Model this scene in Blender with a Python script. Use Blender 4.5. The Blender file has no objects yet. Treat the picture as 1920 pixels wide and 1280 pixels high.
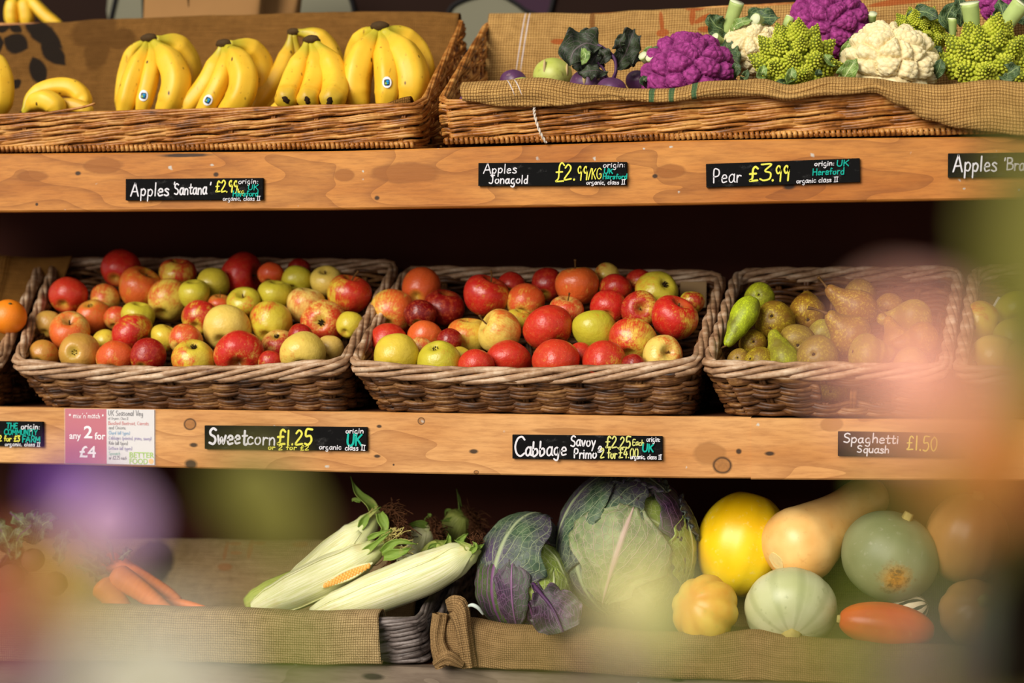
import bpy, math, random
import numpy as np
from mathutils import Vector, Matrix, noise as mnoise
sc = bpy.context.scene
COL = sc.collection
PI = math.pi
# ------------------------------------------------------------------ camera
F = 3500.0                       # focal length in pixels of a 1920 px wide frame
CAMP = Vector((0.0, -3.0, 1.2))
YAW, PITCH = math.atan(740 / F), math.atan(55 / F)
cam_d = bpy.data.cameras.new('camera'); cam = bpy.data.objects.new('camera', cam_d); COL.objects.link(cam)
cam_d.sensor_width = 36.0; cam_d.lens = 36.0 * F / 1920
cam.location = CAMP
cam.rotation_euler = (PI / 2 - PITCH, 0, YAW)
cam_d.clip_start = 0.02
cam_d.dof.use_dof = True; cam_d.dof.focus_distance = 3.06; cam_d.dof.aperture_fstop = cam_d.lens / 30.0
sc.camera = cam
# ------------------------------------------------------------------ light
W = bpy.data.worlds.new('overcast_sky'); sc.world = W; W.use_nodes = True
bg = W.node_tree.nodes['Background']; bg.inputs[0].default_value = (0.98, 0.97, 0.95, 1); bg.inputs[1].default_value = 0.42
sun_d = bpy.data.lights.new('sun', 'SUN'); sun_d.energy = 4.0; sun_d.angle = math.radians(34); sun_d.color = (1.0, 0.95, 0.86)
sun = bpy.data.objects.new('sun', sun_d); COL.objects.link(sun)
sun.rotation_euler = Vector((0.46, 1.0, -0.50)).to_track_quat('-Z', 'Y').to_euler()
vs = sc.view_settings
vs.view_transform = 'Standard'; vs.look = 'None'; vs.exposure = 0.0; vs.gamma = 1.0; vs.use_curve_mapping = False

# ------------------------------------------------------------------ helpers
_m = cam.rotation_euler.to_matrix()
CR, CU, CB = _m @ Vector((1, 0, 0)), _m @ Vector((0, 1, 0)), _m @ Vector((0, 0, 1))   # right, up, towards viewer
def P(px, py, Y):
    'point on the plane y = Y whose direction from the camera passes the photo point px, py'
    d = CR * (px - 960) + CU * (640 - py) - CB * F
    return CAMP + d * ((Y - CAMP.y) / d.y)
def depth(p): return -(p - CAMP).dot(CB)
def pxm(n, p): return n * depth(p) / F            # n photo pixels at point p in metres
def cd(r, u, t): return (CR * r + CU * u + CB * t).normalized()
def lerp(a, b, t): return a + (b - a) * t
def sm(a, b, x):
    t = min(1, max(0, (x - a) / (b - a))); return t * t * (3 - 2 * t)
def itp(pts, x):
    if x <= pts[0][0]: a, b = pts[0], pts[1]
    elif x >= pts[-1][0]: a, b = pts[-2], pts[-1]
    else:
        for a, b in zip(pts, pts[1:]):
            if x <= b[0]: break
    return a[1] + (b[1] - a[1]) * (x - a[0]) / (b[0] - a[0])
def itps(pts, x):
    'smooth interpolation'
    if x <= pts[0][0]: return pts[0][1]
    if x >= pts[-1][0]: return pts[-1][1]
    for a, b in zip(pts, pts[1:]):
        if x <= b[0]:
            t = (x - a[0]) / (b[0] - a[0]); t = t * t * (3 - 2 * t); return a[1] + (b[1] - a[1]) * t
def cat(pts, n=8):
    'catmull-rom through points'
    q = [pts[0] * 2 - pts[1]] + list(pts) + [pts[-1] * 2 - pts[-2]]
    out = []
    for i in range(1, len(q) - 2):
        a, b, c, d = q[i - 1:i + 3]
        for k in range(n):
            t = k / n
            out.append(0.5 * ((2 * b) + (c - a) * t + (2 * a - 5 * b + 4 * c - d) * t * t + (3 * b - a - 3 * c + d) * t ** 3))
    out.append(pts[-1].copy())
    return out
def nz(p, s=1.0, seed=0): return mnoise.noise(Vector(p) * s + Vector((seed * 7.31, seed * 3.17, seed * 1.7)))

class MB:
    def __init__(s): s.v = []; s.f = []; s.uv = []; s.mi = []; s.cur = 0
    def vert(s, p, uv=(0, 0)):
        s.v.append((p[0], p[1], p[2])); s.uv.append(uv); return len(s.v) - 1
    def face(s, *i): s.f.append(i); s.mi.append(s.cur)
    def grid(s, fn, nu, nv, uvf=None, wrap=False):
        'fn(u, v) with u, v in 0..1'
        b = len(s.v); cols = nu if wrap else nu + 1
        for j in range(nv + 1):
            for i in range(cols):
                u, v = i / nu, j / nv
                s.vert(fn(u, v), uvf(u, v) if uvf else (u, v))
        for j in range(nv):
            for i in range(nu):
                a = b + j * cols + i; c = b + j * cols + (i + 1) % cols
                s.face(a, c, c + cols, a + cols)
        return s
    def tube(s, pts, rad, n=8, caps=True, closed=False, squash=None, up=None):
        pts = [Vector(p) for p in pts]; m = len(pts)
        if not hasattr(rad, '__len__'): rad = [rad] * m
        b = len(s.v); prev = None; L = 0
        for i, p in enumerate(pts):
            if closed: t = pts[(i + 1) % m] - pts[i - 1]
            else: t = pts[min(i + 1, m - 1)] - pts[max(i - 1, 0)]
            if t.length < 1e-9: t = Vector((0, 0, 1))
            t.normalize()
            if i: L += (p - pts[i - 1]).length
            if prev is None:
                h = up or (Vector((0, 0, 1)) if abs(t.z) < 0.9 else Vector((0, 1, 0)))
                a = (h - t * h.dot(t)).normalized()
            else:
                a = prev - t * prev.dot(t)
                a = a.normalized() if a.length > 1e-6 else prev
            prev = a; c = t.cross(a)
            for k in range(n):
                w = 2 * PI * k / n
                q = squash(k / n, i / max(1, m - 1)) if squash else 1.0
                s.vert(p + (a * math.cos(w) + c * math.sin(w)) * rad[i] * q, (k / n, L))
        rng = m if closed else m - 1
        for i in range(rng):
            for k in range(n):
                i2 = (i + 1) % m; k2 = (k + 1) % n
                s.face(b + i * n + k, b + i * n + k2, b + i2 * n + k2, b + i2 * n + k)
        if caps and not closed:
            s.face(*[b + k for k in range(n - 1, -1, -1)])
            s.face(*[b + (m - 1) * n + k for k in range(n)])
        return s
    def box(s, lo, hi, mat=None):
        b = len(s.v)
        for z in (lo[2], hi[2]):
            for y in (lo[1], hi[1]):
                for x in (lo[0], hi[0]):
                    p = Vector((x, y, z)); s.vert(mat @ p if mat else p, (x, z))
        for q in ((0, 2, 3, 1), (4, 5, 7, 6), (0, 1, 5, 4), (2, 6, 7, 3), (0, 4, 6, 2), (1, 3, 7, 5)): s.face(*[b + i for i in q])
        return s
    def ball(s, c, r, nu=12, nv=8, fn=None):
        b = len(s.v)
        for j in range(nv + 1):
            th = PI * j / nv
            for i in range(nu):
                ph = 2 * PI * i / nu
                d = Vector((math.sin(th) * math.cos(ph), math.sin(th) * math.sin(ph), math.cos(th)))
                k = fn(d) if fn else 1.0
                s.vert(Vector(c) + Vector((d.x * r[0], d.y * r[1], d.z * r[2])) * k if hasattr(r, '__len__') else Vector(c) + d * r * k, (i / nu, j / nv))
        for j in range(nv):
            for i in range(nu):
                a = b + j * nu + i; c2 = b + j * nu + (i + 1) % nu
                s.face(a, a + nu, c2 + nu, c2)
        return s
    def mesh(s, name, mat, smooth=True, off=None):
        me = bpy.data.meshes.new(name)
        vv = s.v if off is None else [(p[0] - off[0], p[1] - off[1], p[2] - off[2]) for p in s.v]
        me.from_pydata(vv, [], s.f)
        ul = me.uv_layers.new(name='UVMap')
        li = np.empty(len(me.loops), dtype=np.int32); me.loops.foreach_get('vertex_index', li)
        ul.data.foreach_set('uv', np.array(s.uv, dtype=np.float32)[li].ravel())
        for m in (mat if isinstance(mat, (list, tuple)) else [mat]): me.materials.append(m)
        if any(s.mi): me.polygons.foreach_set('material_index', s.mi)
        if smooth: me.polygons.foreach_set('use_smooth', [True] * len(me.polygons))
        me.update(); return me
    def build(s, name, mat, parent=None, smooth=True, origin=None):
        'verts are in world space'
        if parent is not None: off = LOC[parent.name]
        elif origin is not None: off = Vector(origin)
        else:
            a = np.array(s.v); lo, hi = a.min(0), a.max(0); off = Vector(((lo[0] + hi[0]) / 2, (lo[1] + hi[1]) / 2, lo[2]))
        o = bpy.data.objects.new(name, s.mesh(name, mat, smooth, off)); COL.objects.link(o)
        if parent is not None: o.parent = parent
        else: o.location = off
        LOC[o.name] = Vector(off)
        return o
LOC = {}
def tag(o, label=None, cat_=None, group=None, kind=None):
    if label: o['label'] = label
    if cat_: o['category'] = cat_
    if group: o['group'] = group
    if kind: o['kind'] = kind
    return o
def thing(name, label, cat_, loc, group=None):
    o = bpy.data.objects.new(name, None); COL.objects.link(o); o.location = loc; o.empty_display_size = 0.02
    LOC[o.name] = Vector(loc)
    return tag(o, label, cat_, group)
def put(name, me, parent=None, mat=None):
    o = bpy.data.objects.new(name, me); COL.objects.link(o)
    if parent is not None: o.parent = parent
    if mat is not None: o.matrix_basis = mat
    LOC[o.name] = o.matrix_basis.translation.copy()
    return o

# ------------------------------------------------------------------ node helper
class G:
    def __init__(s, name, rough=0.5, spec=0.4):
        s.mat = bpy.data.materials.new(name); s.mat.use_nodes = True
        s.nt = s.mat.node_tree; s.b = s.nt.nodes['Principled BSDF']
        s.b.inputs['Roughness'].default_value = rough; s.b.inputs['Specular IOR Level'].default_value = spec
    def node(s, t, ins=None, **props):
        n = s.nt.nodes.new('ShaderNode' + t)
        for k, v in props.items(): setattr(n, k, v)
        for k, v in (ins or {}).items(): s.set(n.inputs[k], v)
        return n
    def set(s, sock, v):
        if isinstance(v, bpy.types.NodeSocket): s.nt.links.new(v, sock)
        else:
            if isinstance(v, (tuple, list)) and len(v) == 3 and sock.type == 'RGBA': v = (*v, 1)
            sock.default_value = v
    def math(s, op, a, b=0.0, c=0.0, clamp=False):
        return s.node('Math', {0: a, 1: b, 2: c}, operation=op, use_clamp=clamp).outputs[0]
    def mix(s, f, a, b, blend='MIX'):
        n = s.node('Mix', data_type='RGBA', blend_type=blend); s.set(n.inputs[0], f); s.set(n.inputs[6], a); s.set(n.inputs[7], b); return n.outputs[2]
    def ramp(s, f, stops, interp='LINEAR'):
        n = s.node('ValToRGB'); s.set(n.inputs[0], f); e = n.color_ramp; e.interpolation = interp
        while len(e.elements) < len(stops): e.elements.new(0.5)
        for el, (p, c) in zip(e.elements, stops):
            el.position = p; el.color = (c, c, c, 1) if not hasattr(c, '__len__') else (*c, 1)
        return n.outputs[0]
    def noise(s, vec, scale, detail=2.0, rough=0.5, dist=0.0):
        return s.node('TexNoise', {'Vector': vec, 'Scale': scale, 'Detail': detail, 'Roughness': rough, 'Distortion': dist}).outputs[0]
    def vor(s, vec, scale, out=0, feature='F1'):
        return s.node('TexVoronoi', {'Vector': vec, 'Scale': scale}, feature=feature).outputs[out]
    def co(s, k='Object'): return s.node('TexCoord').outputs[k]
    def sep(s, v):
        n = s.node('SeparateXYZ', {0: v}); return n.outputs
    def comb(s, x=0.0, y=0.0, z=0.0): return s.node('CombineXYZ', {0: x, 1: y, 2: z}).outputs[0]
    def scale(s, v, k): return s.node('VectorMath', {0: v, 1: k}, operation='MULTIPLY').outputs[0]
    def add(s, v, k): return s.node('VectorMath', {0: v, 1: k}, operation='ADD').outputs[0]
    def mapr(s, v, a, b, c=0.0, d=1.0, smooth=False):
        return s.node('MapRange', {0: v, 1: a, 2: b, 3: c, 4: d}, interpolation_type='SMOOTHSTEP' if smooth else 'LINEAR').outputs[0]
    def spots(s, x, y, lst, wob=None, soft=0.12):
        'largest of several ellipse masks (x0, y0, a, b)'
        m = None
        for x0, y0, a, b, *rot in lst:
            X, Z = s.math('SUBTRACT', x, x0), s.math('SUBTRACT', y, y0)
            if rot:
                cr, sr = math.cos(math.radians(rot[0])), math.sin(math.radians(rot[0]))
                X, Z = s.math('ADD', s.math('MULTIPLY', X, cr), s.math('MULTIPLY', Z, sr)), s.math('SUBTRACT', s.math('MULTIPLY', Z, cr), s.math('MULTIPLY', X, sr))
            dx = s.math('MULTIPLY', X, 1 / a); dy = s.math('MULTIPLY', Z, 1 / b)
            if len(rot) > 1: d = s.math('ADD', s.math('ABSOLUTE', dy), s.math('MULTIPLY', dx, dx))      # pointed leaf outline
            else: d = s.math('SQRT', s.math('ADD', s.math('MULTIPLY', dx, dx), s.math('MULTIPLY', dy, dy)))
            if wob is not None: d = s.math('ADD', d, wob)
            k = s.mapr(d, 1.0 + soft, 1.0 - soft)
            m = k if m is None else s.math('MAXIMUM', m, k)
        return m
    def color(s, c): s.set(s.b.inputs['Base Color'], c); return s
    def rough(s, c): s.set(s.b.inputs['Roughness'], c); return s
    def bump(s, h, strength=0.5, dist=0.002):
        n = s.node('Bump', {'Height': h, 'Strength': strength, 'Distance': dist}); s.nt.links.new(n.outputs[0], s.b.inputs['Normal']); return s
def plain(name, c, rough=0.6, spec=0.3, var=0.0, scale=30.0):
    g = G(name, rough, spec)
    if var:
        n = g.noise(g.co(), scale, 4.0)
        g.color(g.mix(n, tuple(x * (1 - var) for x in c), tuple(min(1, x * (1 + var)) for x in c)))
    else: g.color((*c, 1))
    return g.mat
def S(r, g, b):
    'srgb 0-255 to linear'
    return tuple((x / 12.92 if x <= 0.04045 else ((x + 0.055) / 1.055) ** 2.4) for x in (r / 255, g / 255, b / 255))
# ------------------------------------------------------------------ materials: wood, sack, wicker
def px_spots(lst, Y=0.0):
    out = []
    for x, y, a, b in lst:
        p = P(x, y, Y); out.append((p.x, p.z, pxm(a, p), pxm(b, p)))
    return out
def wood(name, lo, hi, line, stains, knots, dark, fleck=0.5, seed=0.0, ring=1.0):
    g = G(name, 0.55, 0.25)
    uv = g.co('UV'); s = g.sep(uv); x, z = s[0], s[1]
    v2 = g.comb(x, z, seed)
    warp = g.noise(g.scale(v2, (2.2, 7.0, 1)), 1.0, 2.0)
    ph = g.math('ADD', g.math('MULTIPLY', z, 16.0 * ring), g.math('MULTIPLY', warp, 9.0 * ring))
    ln = g.math('POWER', g.math('FRACT', ph), 3.5)
    fib = g.noise(g.scale(v2, (24, 170, 1)), 1.0, 4.0, 0.65)
    big = g.noise(g.scale(v2, (3.5, 14, 1)), 1.0, 3.0)
    c = g.mix(g.mapr(big, 0.3, 0.7), lo, hi)
    c = g.mix(g.mapr(fib, 0.42, 0.74, 0.0, 0.42), c, line)
    c = g.mix(g.math('MULTIPLY', ln, 0.42), c, line)
    wob = g.math('MULTIPLY', g.math('SUBTRACT', g.noise(v2, 38.0, 3.0), 0.5), 0.55)
    if stains:
        sa = g.spots(x, z, stains, wob); sb = g.spots(x, z, [(a, b, c2 * .93, d * .9) for a, b, c2, d in stains], wob)
        c = g.mix(g.math('MULTIPLY', sa, 0.55), c, tuple(k * 0.42 for k in lo)); c = g.mix(g.math('MULTIPLY', sb, 0.5), c, tuple(k * 0.85 for k in lo))
    if knots:
        m = g.spots(x, z, knots, g.math('MULTIPLY', wob, 0.4)); m2 = g.spots(x, z, [(a, b, c2 * 0.78, d * 0.78) for a, b, c2, d in knots], g.math('MULTIPLY', wob, 0.4))
        c = g.mix(m, c, tuple(k * 0.12 for k in lo)); c = g.mix(m2, c, g.mix(g.noise(v2, 160.0, 3.0), tuple(k * 0.45 for k in lo), tuple(k * 0.9 for k in lo)))
    if dark: c = g.mix(g.math('MULTIPLY', g.spots(x, z, dark, wob, 0.3), 0.92), c, (0.015, 0.008, 0.004))
    w2 = g.node('VectorMath', {0: g.scale(v2, (1, 1, 1)), 1: g.scale(g.node('TexNoise', {'Vector': v2, 'Scale': 70.0}).outputs[1], (0.014, 0.014, 0))}, operation='ADD').outputs[0]
    vo = g.node('TexVoronoi', {'Vector': w2, 'Scale': 36.0})
    rnd = g.sep(vo.outputs[1])[0]
    fl = g.math('MULTIPLY', g.mapr(vo.outputs[0], 0.16, 0.09), g.math('GREATER_THAN', rnd, 1 - 0.28 * fleck))
    vo2 = g.node('TexVoronoi', {'Vector': w2, 'Scale': 70.0}); r2 = g.sep(vo2.outputs[1])[1]
    fl2 = g.math('MULTIPLY', g.mapr(vo2.outputs[0], 0.2, 0.1), g.math('GREATER_THAN', r2, 1 - 0.10 * fleck))
    c = g.mix(g.math('MULTIPLY', g.math('MAXIMUM', fl, fl2), 0.75), c, S(196, 200, 192))
    g.color(c); g.bump(g.math('ADD', fib, g.math('MULTIPLY', ln, -0.5)), 0.25, 0.001)
    return g.mat
M = {}
M['wood_top'] = wood('top_fascia_wood', S(172, 100, 34), S(208, 140, 66), S(104, 50, 12),
    px_spots([(193, 311, 38, 15), (763, 324, 70, 19), (1257, 321, 28, 13), (645, 328, 20, 12), (60, 330, 30, 10)]), [],
    px_spots([(350, 291, 50, 3.5), (146, 325, 6, 4), (405, 327, 5, 4), (707, 371, 5, 4), (1228, 330, 5, 4), (1480, 349, 11, 6), (1545, 310, 7, 4), (69, 383, 3, 3), (925, 348, 3, 2)]), 0.55, 0.0)
M['wood_mid'] = wood('middle_fascia_wood', S(192, 128, 66), S(222, 166, 104), S(128, 70, 28),
    px_spots([(1060, 808, 60, 6), (1330, 850, 30, 22), (1560, 795, 21, 14)]), px_spots([(356, 795, 12.5, 11), (790, 789, 7, 7), (1354, 872, 18, 16), (893, 885, 5, 4)]),
    px_spots([(358, 870, 12, 9), (363, 834, 8, 4), (711, 799, 5, 3), (888, 846, 8, 4), (707, 855, 6, 3), (1385, 846, 5, 5), (1443, 850, 9, 4), (738, 871, 2, 2)]), 0.5, 4.0, 0.8)
M['wood_low'] = wood('lower_rail_wood', S(112, 96, 80), S(150, 132, 112), S(70, 52, 40), [], [], px_spots([(700, 1268, 20, 6), (1270, 1275, 12, 3)]), 0.2, 9.0)
M['board'] = plain('shelf_board_wood', S(92, 50, 26), 0.7, 0.2, 0.3)
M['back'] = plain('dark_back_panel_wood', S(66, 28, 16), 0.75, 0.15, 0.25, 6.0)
M['ground'] = plain('grey_pavement', S(120, 112, 104), 0.9, 0.1, 0.2)

def hessian(name, lt, dk, pitch=0.0042, masks=(), tone=0.25, pale=None):
    'woven sack cloth on UVs in metres; masks = [(spot list, colour, strength)]'
    g = G(name, 0.92, 0.08)
    uv0 = g.co('UV')
    uv = g.node('VectorMath', {0: uv0, 1: g.scale(g.node('TexNoise', {'Vector': uv0, 'Scale': 22.0, 'Detail': 2.0}).outputs[1], (0.005, 0.005, 0))}, operation='ADD').outputs[0]
    s = g.sep(uv); k = 1 / pitch
    u, v = g.math('MULTIPLY', s[0], k), g.math('MULTIPLY', s[1], k)
    par = g.math('MODULO', g.math('ABSOLUTE', g.math('ADD', g.math('FLOOR', u), g.math('FLOOR', v))), 2.0)
    su = g.math('ABSOLUTE', g.math('SINE', g.math('MULTIPLY', u, PI))); sv = g.math('ABSOLUTE', g.math('SINE', g.math('MULTIPLY', v, PI)))
    over = g.node('Mix', {0: par, 2: g.math('POWER', su, 0.6), 3: g.math('POWER', sv, 0.6)}).outputs[0]
    h = g.math('MULTIPLY', over, g.math('ADD', 0.55, g.math('MULTIPLY', g.math('MINIMUM', su, sv), 0.45)))
    n = g.noise(g.scale(uv0, (60, 60, 1)), 1.0, 3.0); n2 = g.noise(uv0, 7.0, 3.0)
    thr = g.noise(g.scale(uv, (14, 240, 1)), 1.0, 1.0)
    c = g.mix(g.mapr(h, 0.2, 0.75), dk, lt)
    c = g.mix(g.mapr(n, 0.3, 0.8, 0.0, 0.45), c, dk)
    c = g.mix(g.mapr(thr, 0.4, 0.8, 0.0, 0.3), c, tuple(min(1, a * 1.25) for a in lt))
    c = g.mix(g.mapr(n2, 0.45, 0.75, 0.0, tone), c, dk)
    wob = g.math('MULTIPLY', g.math('SUBTRACT', g.noise(uv0, 45.0, 3.0), 0.5), 0.3)
    s0 = g.sep(uv0)
    for lst, col, st in masks:
        c = g.mix(g.math('MULTIPLY', g.spots(s0[0], s0[1], lst, wob), st), c, col)
    g.color(c); g.bump(h, 0.7, 0.0015)
    return g.mat
def wicker(name, stops, rough=0.45):
    g = G(name, rough, 0.35)
    co = g.co(); s = g.sep(g.co('UV'))
    n = g.noise(g.scale(co, (16, 16, 90)), 1.0, 3.0)
    n2 = g.noise(co, 130.0, 3.0, 0.6)
    c = g.ramp(g.math('ADD', g.math('MULTIPLY', n, 0.75), g.math('MULTIPLY', n2, 0.25)), stops)
    vo = g.vor(co, 95.0)
    c = g.mix(g.mapr(vo, 0.10, 0.05, 0.0, 0.6), c, tuple(k * 0.12 for k in stops[0][1]))
    g.color(c); g.bump(n2, 0.25, 0.001)
    return g.mat
M['wick_top'] = wicker('golden_wicker', [(0.32, S(84, 44, 12)), (0.48, S(162, 98, 36)), (0.66, S(212, 156, 84))], 0.4)
M['wick_mid'] = wicker('weathered_wicker', [(0.34, S(34, 16, 5)), (0.52, S(96, 58, 26)), (0.72, S(164, 118, 68))], 0.5)
M['rim_mid'] = wicker('bleached_rim_wicker', [(0.3, S(98, 64, 40)), (0.5, S(170, 132, 98)), (0.7, S(224, 198, 168))], 0.5)
M['wick_low'] = wicker('grey_wicker', [(0.3, S(54, 46, 42)), (0.5, S(104, 92, 86)), (0.7, S(150, 138, 132))], 0.5)

# ------------------------------------------------------------------ setting
SIDE = 1.35
f = MB().box((-3.5, -4.2, -0.1), (3.5, 1.0, 0.0)).build('floor', M['ground'], smooth=False); tag(f, kind='structure', label='grey pavement in front of the stall')
# back wall with a painted mural, seen out of focus above the top shelf
gw = G('mural_wall_paint', 0.8, 0.1); gw.color(gw.mix(gw.noise(gw.co(), 3.0, 3.0), S(24, 12, 7), S(38, 20, 11)))
w = MB().box((-3.5, 0.86, 0.0), (3.5, 0.95, 2.8)).build('wall_back', gw.mat, smooth=False, origin=(0, 0.9, 0)); tag(w, kind='structure', label='dark brown painted back wall')
m_sage, m_plum, m_ink = plain('sage_mural_paint', S(112, 108, 88), 0.8), plain('plum_mural_paint', S(46, 18, 38), 0.8), plain('black_mural_line', S(16, 11, 10), 0.8)
def flat_shape(name, outline, mat, y, parent):
    mb = MB(); idx = [mb.vert(P(px, py, y)) for px, py in outline]; mb.face(*idx)
    idx2 = [mb.vert(P(px, py, y) + Vector((0, 0.002, 0))) for px, py in outline]; mb.face(*idx2[::-1])
    return mb.build(name, mat, parent, smooth=False)
def blob(pts):
    return [(p.x, p.y) for p in cat([Vector((x, y, 0)) for x, y in pts], 6)]
LOC['wall_back'] = Vector((0, 0.9, 0))
flat_shape('painted_shape', [(212, -120), (262, -120), (268, 60), (206, 60), (200, 20)], m_sage, 0.856, w)
flat_shape('painted_shape', [(560, -120), (640, -120), (655, -10), (668, 20), (676, 60), (575, 60), (560, 20)], m_sage, 0.856, w)
flat_shape('painted_shape', blob([(835, 60), (838, 28), (858, 6), (900, -6), (935, -8), (960, 0), (985, 18), (1010, 32), (1010, 80), (880, 95)]), m_sage, 0.856, w)
flat_shape('painted_shape', blob([(935, -14), (960, 4), (985, 18), (1022, 26), (1034, 8), (1040, -30), (1000, -60)]), m_plum, 0.855, w)
for pl in ([(205, 50), (214, 10), (226, -40)], [(668, 50), (660, 5), (640, -40)], [(835, 40), (850, 10), (895, -8), (935, -10), (965, 5), (990, 22), (1024, 30), (1036, 5), (1042, -40)]):
    mb = MB().tube(cat([P(x, y, 0.854) for x, y in pl], 6), 0.005, 6); mb.build('painted_outline', m_ink, w)

# shelves
TOPZ = {'top': ([(0, 288), (640, 283), (1280, 263), (1920, 255)], [(0, 397), (640, 392), (1280, 383), (1920, 372)]),
        'mid': ([(0, 763), (640, 772), (1280, 781), (1920, 786)], [(0, 868), (640, 885), (1280, 896), (1920, 899)]),
        'low': ([(0, 1232), (640, 1245), (1280, 1271), (1920, 1294)], [(0, 1342), (640, 1355), (1280, 1381), (1920, 1404)])}
def edge(which, k, px): y = itp(TOPZ[which][k], px); return P(px, y, 0.0)
def shelf_top(which, px): return edge(which, 0, px).z
def plank(mb, which, x0, x1, thick=0.03, dz=0.0, dy=0.0):
    n = max(4, int((x1 - x0) / 40)); b = 0.0025
    prof = []
    ring = []
    for i in range(n + 1):
        px = x0 + (x1 - x0) * i / n
        t, o = edge(which, 0, px), edge(which, 1, px)
        zt, zo = t.z + dz, o.z + dz
        q = [(b + dy, zt), (dy, zt - b), (dy, zo + b), (b + dy, zo), (thick, zo), (thick, zt)]
        ring.append([mb.vert((t.x, y, z), (t.x, z)) for y, z in q])
    for a, c in zip(ring, ring[1:]):
        for k in range(6): k2 = (k + 1) % 6; mb.face(a[k], c[k], c[k2], a[k2])
    mb.face(*ring[0][::-1]); mb.face(*ring[-1])
def shelf(which, label, mat, splits):
    p0 = edge(which, 0, 960)
    t = thing('display_shelf', label, 'shelf', (p0.x, 0.2, p0.z))
    for k, (a, c) in enumerate(splits):
        mb = MB(); plank(mb, which, a, c, dz=-0.0015 * k, dy=-0.001 * k); mb.build('fascia_plank', mat, t, smooth=False)
    mb = MB()
    def top(u, v):
        e = edge(which, 0, lerp(-420, 2420, u)); return Vector((e.x, 0.03 + v * 0.47, e.z - 0.0008))
    mb.grid(top, 40, 2); mb.grid(lambda u, v: top(1 - u, v) - Vector((0, 0, 0.02)), 40, 2)
    mb.build('shelf_board', M['board'], t, smooth=False)
    return t
sh_top = shelf('top', 'top wooden shelf board carrying the bananas and cauliflowers', M['wood_top'], [(-420, 2420)])
sh_mid = shelf('mid', 'middle wooden shelf board carrying the apple and pear baskets', M['wood_mid'], [(-420, 1408), (1408, 2420)])
sh_low = shelf('low', 'lowest grey wooden shelf rail under the sweetcorn and squashes', M['wood_low'], [(-420, 2420)])
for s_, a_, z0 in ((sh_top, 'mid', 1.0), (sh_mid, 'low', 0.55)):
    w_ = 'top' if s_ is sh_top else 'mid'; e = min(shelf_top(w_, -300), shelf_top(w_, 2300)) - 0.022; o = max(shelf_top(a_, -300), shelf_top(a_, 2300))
    MB().box((-2.4, 0.475, o + 0.001), (2.2, 0.49, e)).build('back_panel', M['back'], s_, smooth=False)

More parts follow.
